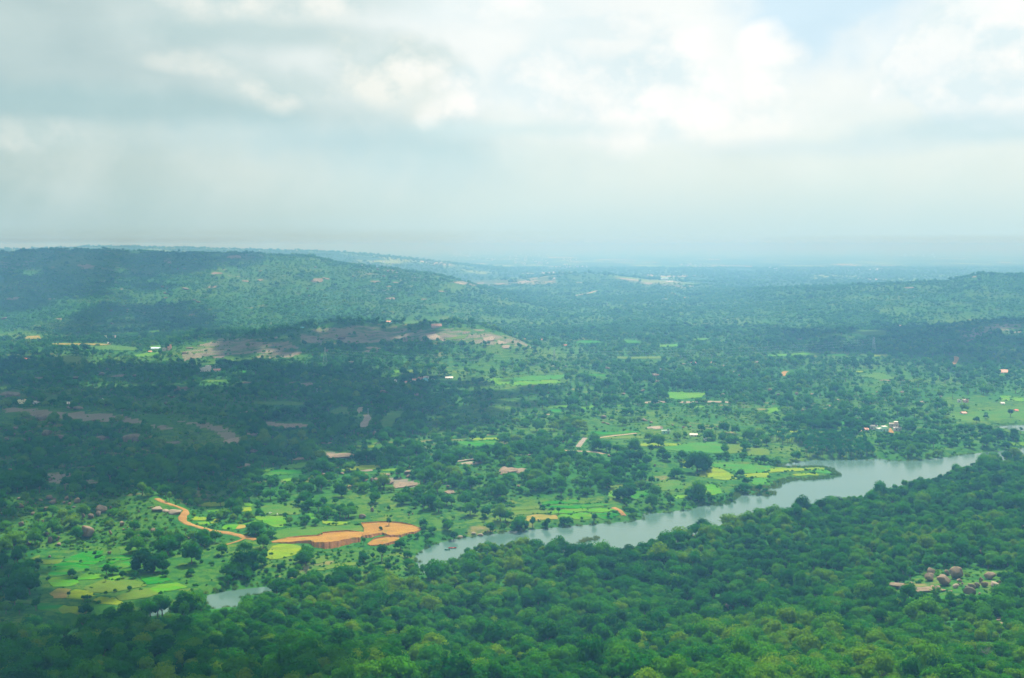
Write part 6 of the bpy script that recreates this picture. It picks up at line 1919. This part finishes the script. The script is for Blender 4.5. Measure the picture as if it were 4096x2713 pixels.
n_d = scatter(5200, 9500, 30.0, 8, 1.2, .50, 1.8, len(FAR_KINDS), far_protos, 'far_woods', 'distant woods fading into haze', .8, 3.0)
n_f = scatter(1250, 2700, 8.0, 12, .5, .55, .42, len(FAR_KINDS), far_protos, 'plain_scrub', 'low thicket and shrubs filling the plain between trees', .2, .8, True)
n_e = scatter(420, 1300, 4.4, 9, .5, .50, .75, 3, bush_protos, 'scrub', 'low bushes scattered over grass and rocky ground', .3, 1.6, True, True)

# --- reeds on the far shore and the island
def reed_mesh(seed):
    rg = np.random.default_rng(seed)
    V, Fc = [], []
    for i in range(34):
        a = rg.uniform(0, 6.28); q = rg.uniform(0, 1.1); h = rg.uniform(.7, 1.6)
        b = np.array([math.cos(a) * q, math.sin(a) * q, -.1]); w = np.array([math.cos(a * 3), math.sin(a * 3), 0]) * .10
        t = b + np.array([rg.normal(0, .25), rg.normal(0, .25), h])
        s = len(V); V += [tuple(b - w), tuple(b + w), tuple(t)]; Fc.append((s, s + 1, s + 2))
    return mesh_of('reed', V, Fc, [reed_m], False)
reed_protos = proto_collection('reed', [reed_mesh(90 + i) for i in range(2)])
x, y = jitter_grid(560, 1250, 1.9, .02, 15)
sd = water_sd(x, y)
rg = np.random.default_rng(16)
px, py = project(x, y, np.zeros(len(x)))
pen = inside(px, py, np.array(Z('R7', [(1650, 1000), (2300, 960), (2300, 1180), (1650, 1180)]))) | inside(px, py, np.array(Z('R8', [(0, 810), (680, 810), (680, 1090), (0, 1090)]))) | inside(px, py, np.array(Z('B1', [(700, 900), (2400, 700), (2400, 900), (700, 1150)])))
isl = inside(x, y, ISLE)
strm = py > 2250
ok = ((sd > np.where(strm, .6, -2.0)) & (sd < np.where(pen, 6, 1.5)) & (~strm | (rg.random(len(x)) < .5)) & (rg.random(len(x)) < np.where(pen, .7, .3))) | isl
x, y = x[ok], y[ok]
s = rg.uniform(.8, 1.6, len(x))
instancer('reeds', reed_protos, np.stack([x, y, np.maximum(ground(x, y), 0)], 1), rg.uniform(0, 6, len(x)), np.stack([s, s, s], 1), rg.integers(0, 2, len(x)), np.clip(.45 + .5 * fbm(x / 25, y / 25, 2, 91), 0, 1), 'brown green reeds fringing the lake shore and the reed islet', 'reeds')

# ------------------------------------------------------------------ clouds overhead, above the frame, whose shade lies on the land
def cloud_mat():
    m, n, out = new_mat('cloud_white')
    bsdf(n, out, (0.85, 0.86, 0.88), 1.0, 0.0)
    return m
cloud_m = cloud_mat()
def cloud(poly_px, alt, seed, label, core=60, edge=26):
    w = place(np.clip(np.asarray(poly_px, float), [-3000, 1000], [9000, 4000]))
    off = SUN_DIR * ((alt - w[:, 2:3]) / SUN_DIR[2])
    P = (w + off)[:, :2]
    rg = np.random.default_rng(seed)
    lo, hi = P.min(0), P.max(0)
    V, Fq = [], []
    n0 = 0
    bv, bf = ICO[2]
    span = math.sqrt(abs(0.5 * np.sum(P[:, 0] * np.roll(P[:, 1], -1) - np.roll(P[:, 0], -1) * P[:, 1])))
    core = span * 0.10; edge = span * 0.05
    pts = []
    g = core * 0.8
    xs, ys = np.meshgrid(np.arange(lo[0], hi[0] + g, g), np.arange(lo[1], hi[1] + g, g))
    q = np.stack([xs.ravel(), ys.ravel()], 1) + rg.normal(0, g * .25, (xs.size, 2))
    ins = inside(q[:, 0], q[:, 1], P); dd = seg_dist(q[:, 0], q[:, 1], P, True)
    for a in q[ins & (dd > core * .5)]:
        if rg.random() < 0.60:
            continue
        pts.append((a, core * rg.uniform(.8, 1.25)))
    m = int(span / edge * 16)
    t = rg.random(m) * len(P)
    i = t.astype(int); f = (t - i)[:, None]
    e = P[i] * (1 - f) + P[(i + 1) % len(P)] * f + rg.normal(0, edge * 1.3, (m, 2))
    for a in e:
        pts.append((a, edge * rg.uniform(.3, 1.0)))
    for a, r in pts:
        v = bv * r * (1 + .15 * rg.normal(size=(len(bv), 1)).clip(-1, 1))
        v[:, 2] = np.where(v[:, 2] < 0, v[:, 2] * .35, v[:, 2] * .9)
        V.append(v + np.array([a[0], a[1], alt + rg.normal(0, r * .2)])); Fq.append(bf + n0); n0 += len(bv)
    o = obj('cloud', quad_mesh('cloud', np.vstack(V), np.vstack(Fq), [cloud_m]))
    tag(o, label, 'cloud', 'clouds overhead', 'structure')
cloud([(-500, 1430), (300, 1455), (900, 1475), (1500, 1500), (1900, 1570), (1700, 1650), (1300, 1705), (1050, 1765), (850, 1900), (500, 1935), (-500, 1955)], 1500, 1, 'wide cloud whose shade lies on the slab ridge and dark wood')
cloud([(-500, 1015), (250, 1008), (800, 1020), (820, 1035), (500, 1075), (250, 1180), (-500, 1265)], 2300, 2, 'cloud whose shade lies on the crest of the long hazy hill')
cloud([(380, 1230), (700, 1215), (800, 1270), (790, 1325), (500, 1340), (200, 1330)], 1700, 3, 'cloud whose shade lies on the foot of the long hazy hill')
cloud([(3150, 1330), (3500, 1335), (3700, 1312), (4400, 1280), (4400, 1440), (3900, 1450), (3600, 1405), (3200, 1400)], 1600, 4, 'cloud whose shade lies on the dark hill and wooded mound')
cloud([(-600, 2270), (60, 2290), (170, 2420), (250, 2520), (700, 2590), (1200, 2720), (1200, 3100), (-600, 3100)], 1300, 5, 'cloud whose shade lies on the dark forest corner')
cloud([(900, 1345), (1250, 1298), (1680, 1302), (1720, 1385), (1250, 1405), (900, 1420)], 1500, 6, 'small cloud whose shade lies on the crest of the rocky knoll')
0 and cloud([(2100, 1105), (2450, 1108), (2520, 1180), (2350, 1205), (2150, 1190)], 2300, 7, 'small cloud whose shade lies on the far quarry hill')

# ------------------------------------------------------------------ haze
def haze():
    m = bpy.data.materials.new('haze_air'); m.use_nodes = True
    t = m.node_tree; t.nodes.clear()
    out = t.nodes.new('ShaderNodeOutputMaterial')
    v = t.nodes.new('ShaderNodeVolumePrincipled')
    v.inputs['Color'].default_value = (*HAZE_COLOR, 1)
    v.inputs['Absorption Color'].default_value = (0.57, 0.31, 0, 1)
    v.inputs['Density'].default_value = HAZE_DENSITY
    v.inputs['Anisotropy'].default_value = 0.0
    t.links.new(v.outputs[0], out.inputs['Volume'])
    top = max(CAM_H + 20.0, float(GZ.max()) + 16.0)
    b = 47000.0
    vv, ff = box(-b, -b, float(GZ.min()) - 1.5, b, b, top)
    o = obj('haze', mesh_of('haze', vv, ff, [m]))
    tag(o, 'pale blue haze filling the valley air', 'haze', kind='stuff')
haze()
print('TREES', len(x), int(left_out.sum()), n_a, n_b, n_c, n_d, n_e, 'objects', len(S.objects))
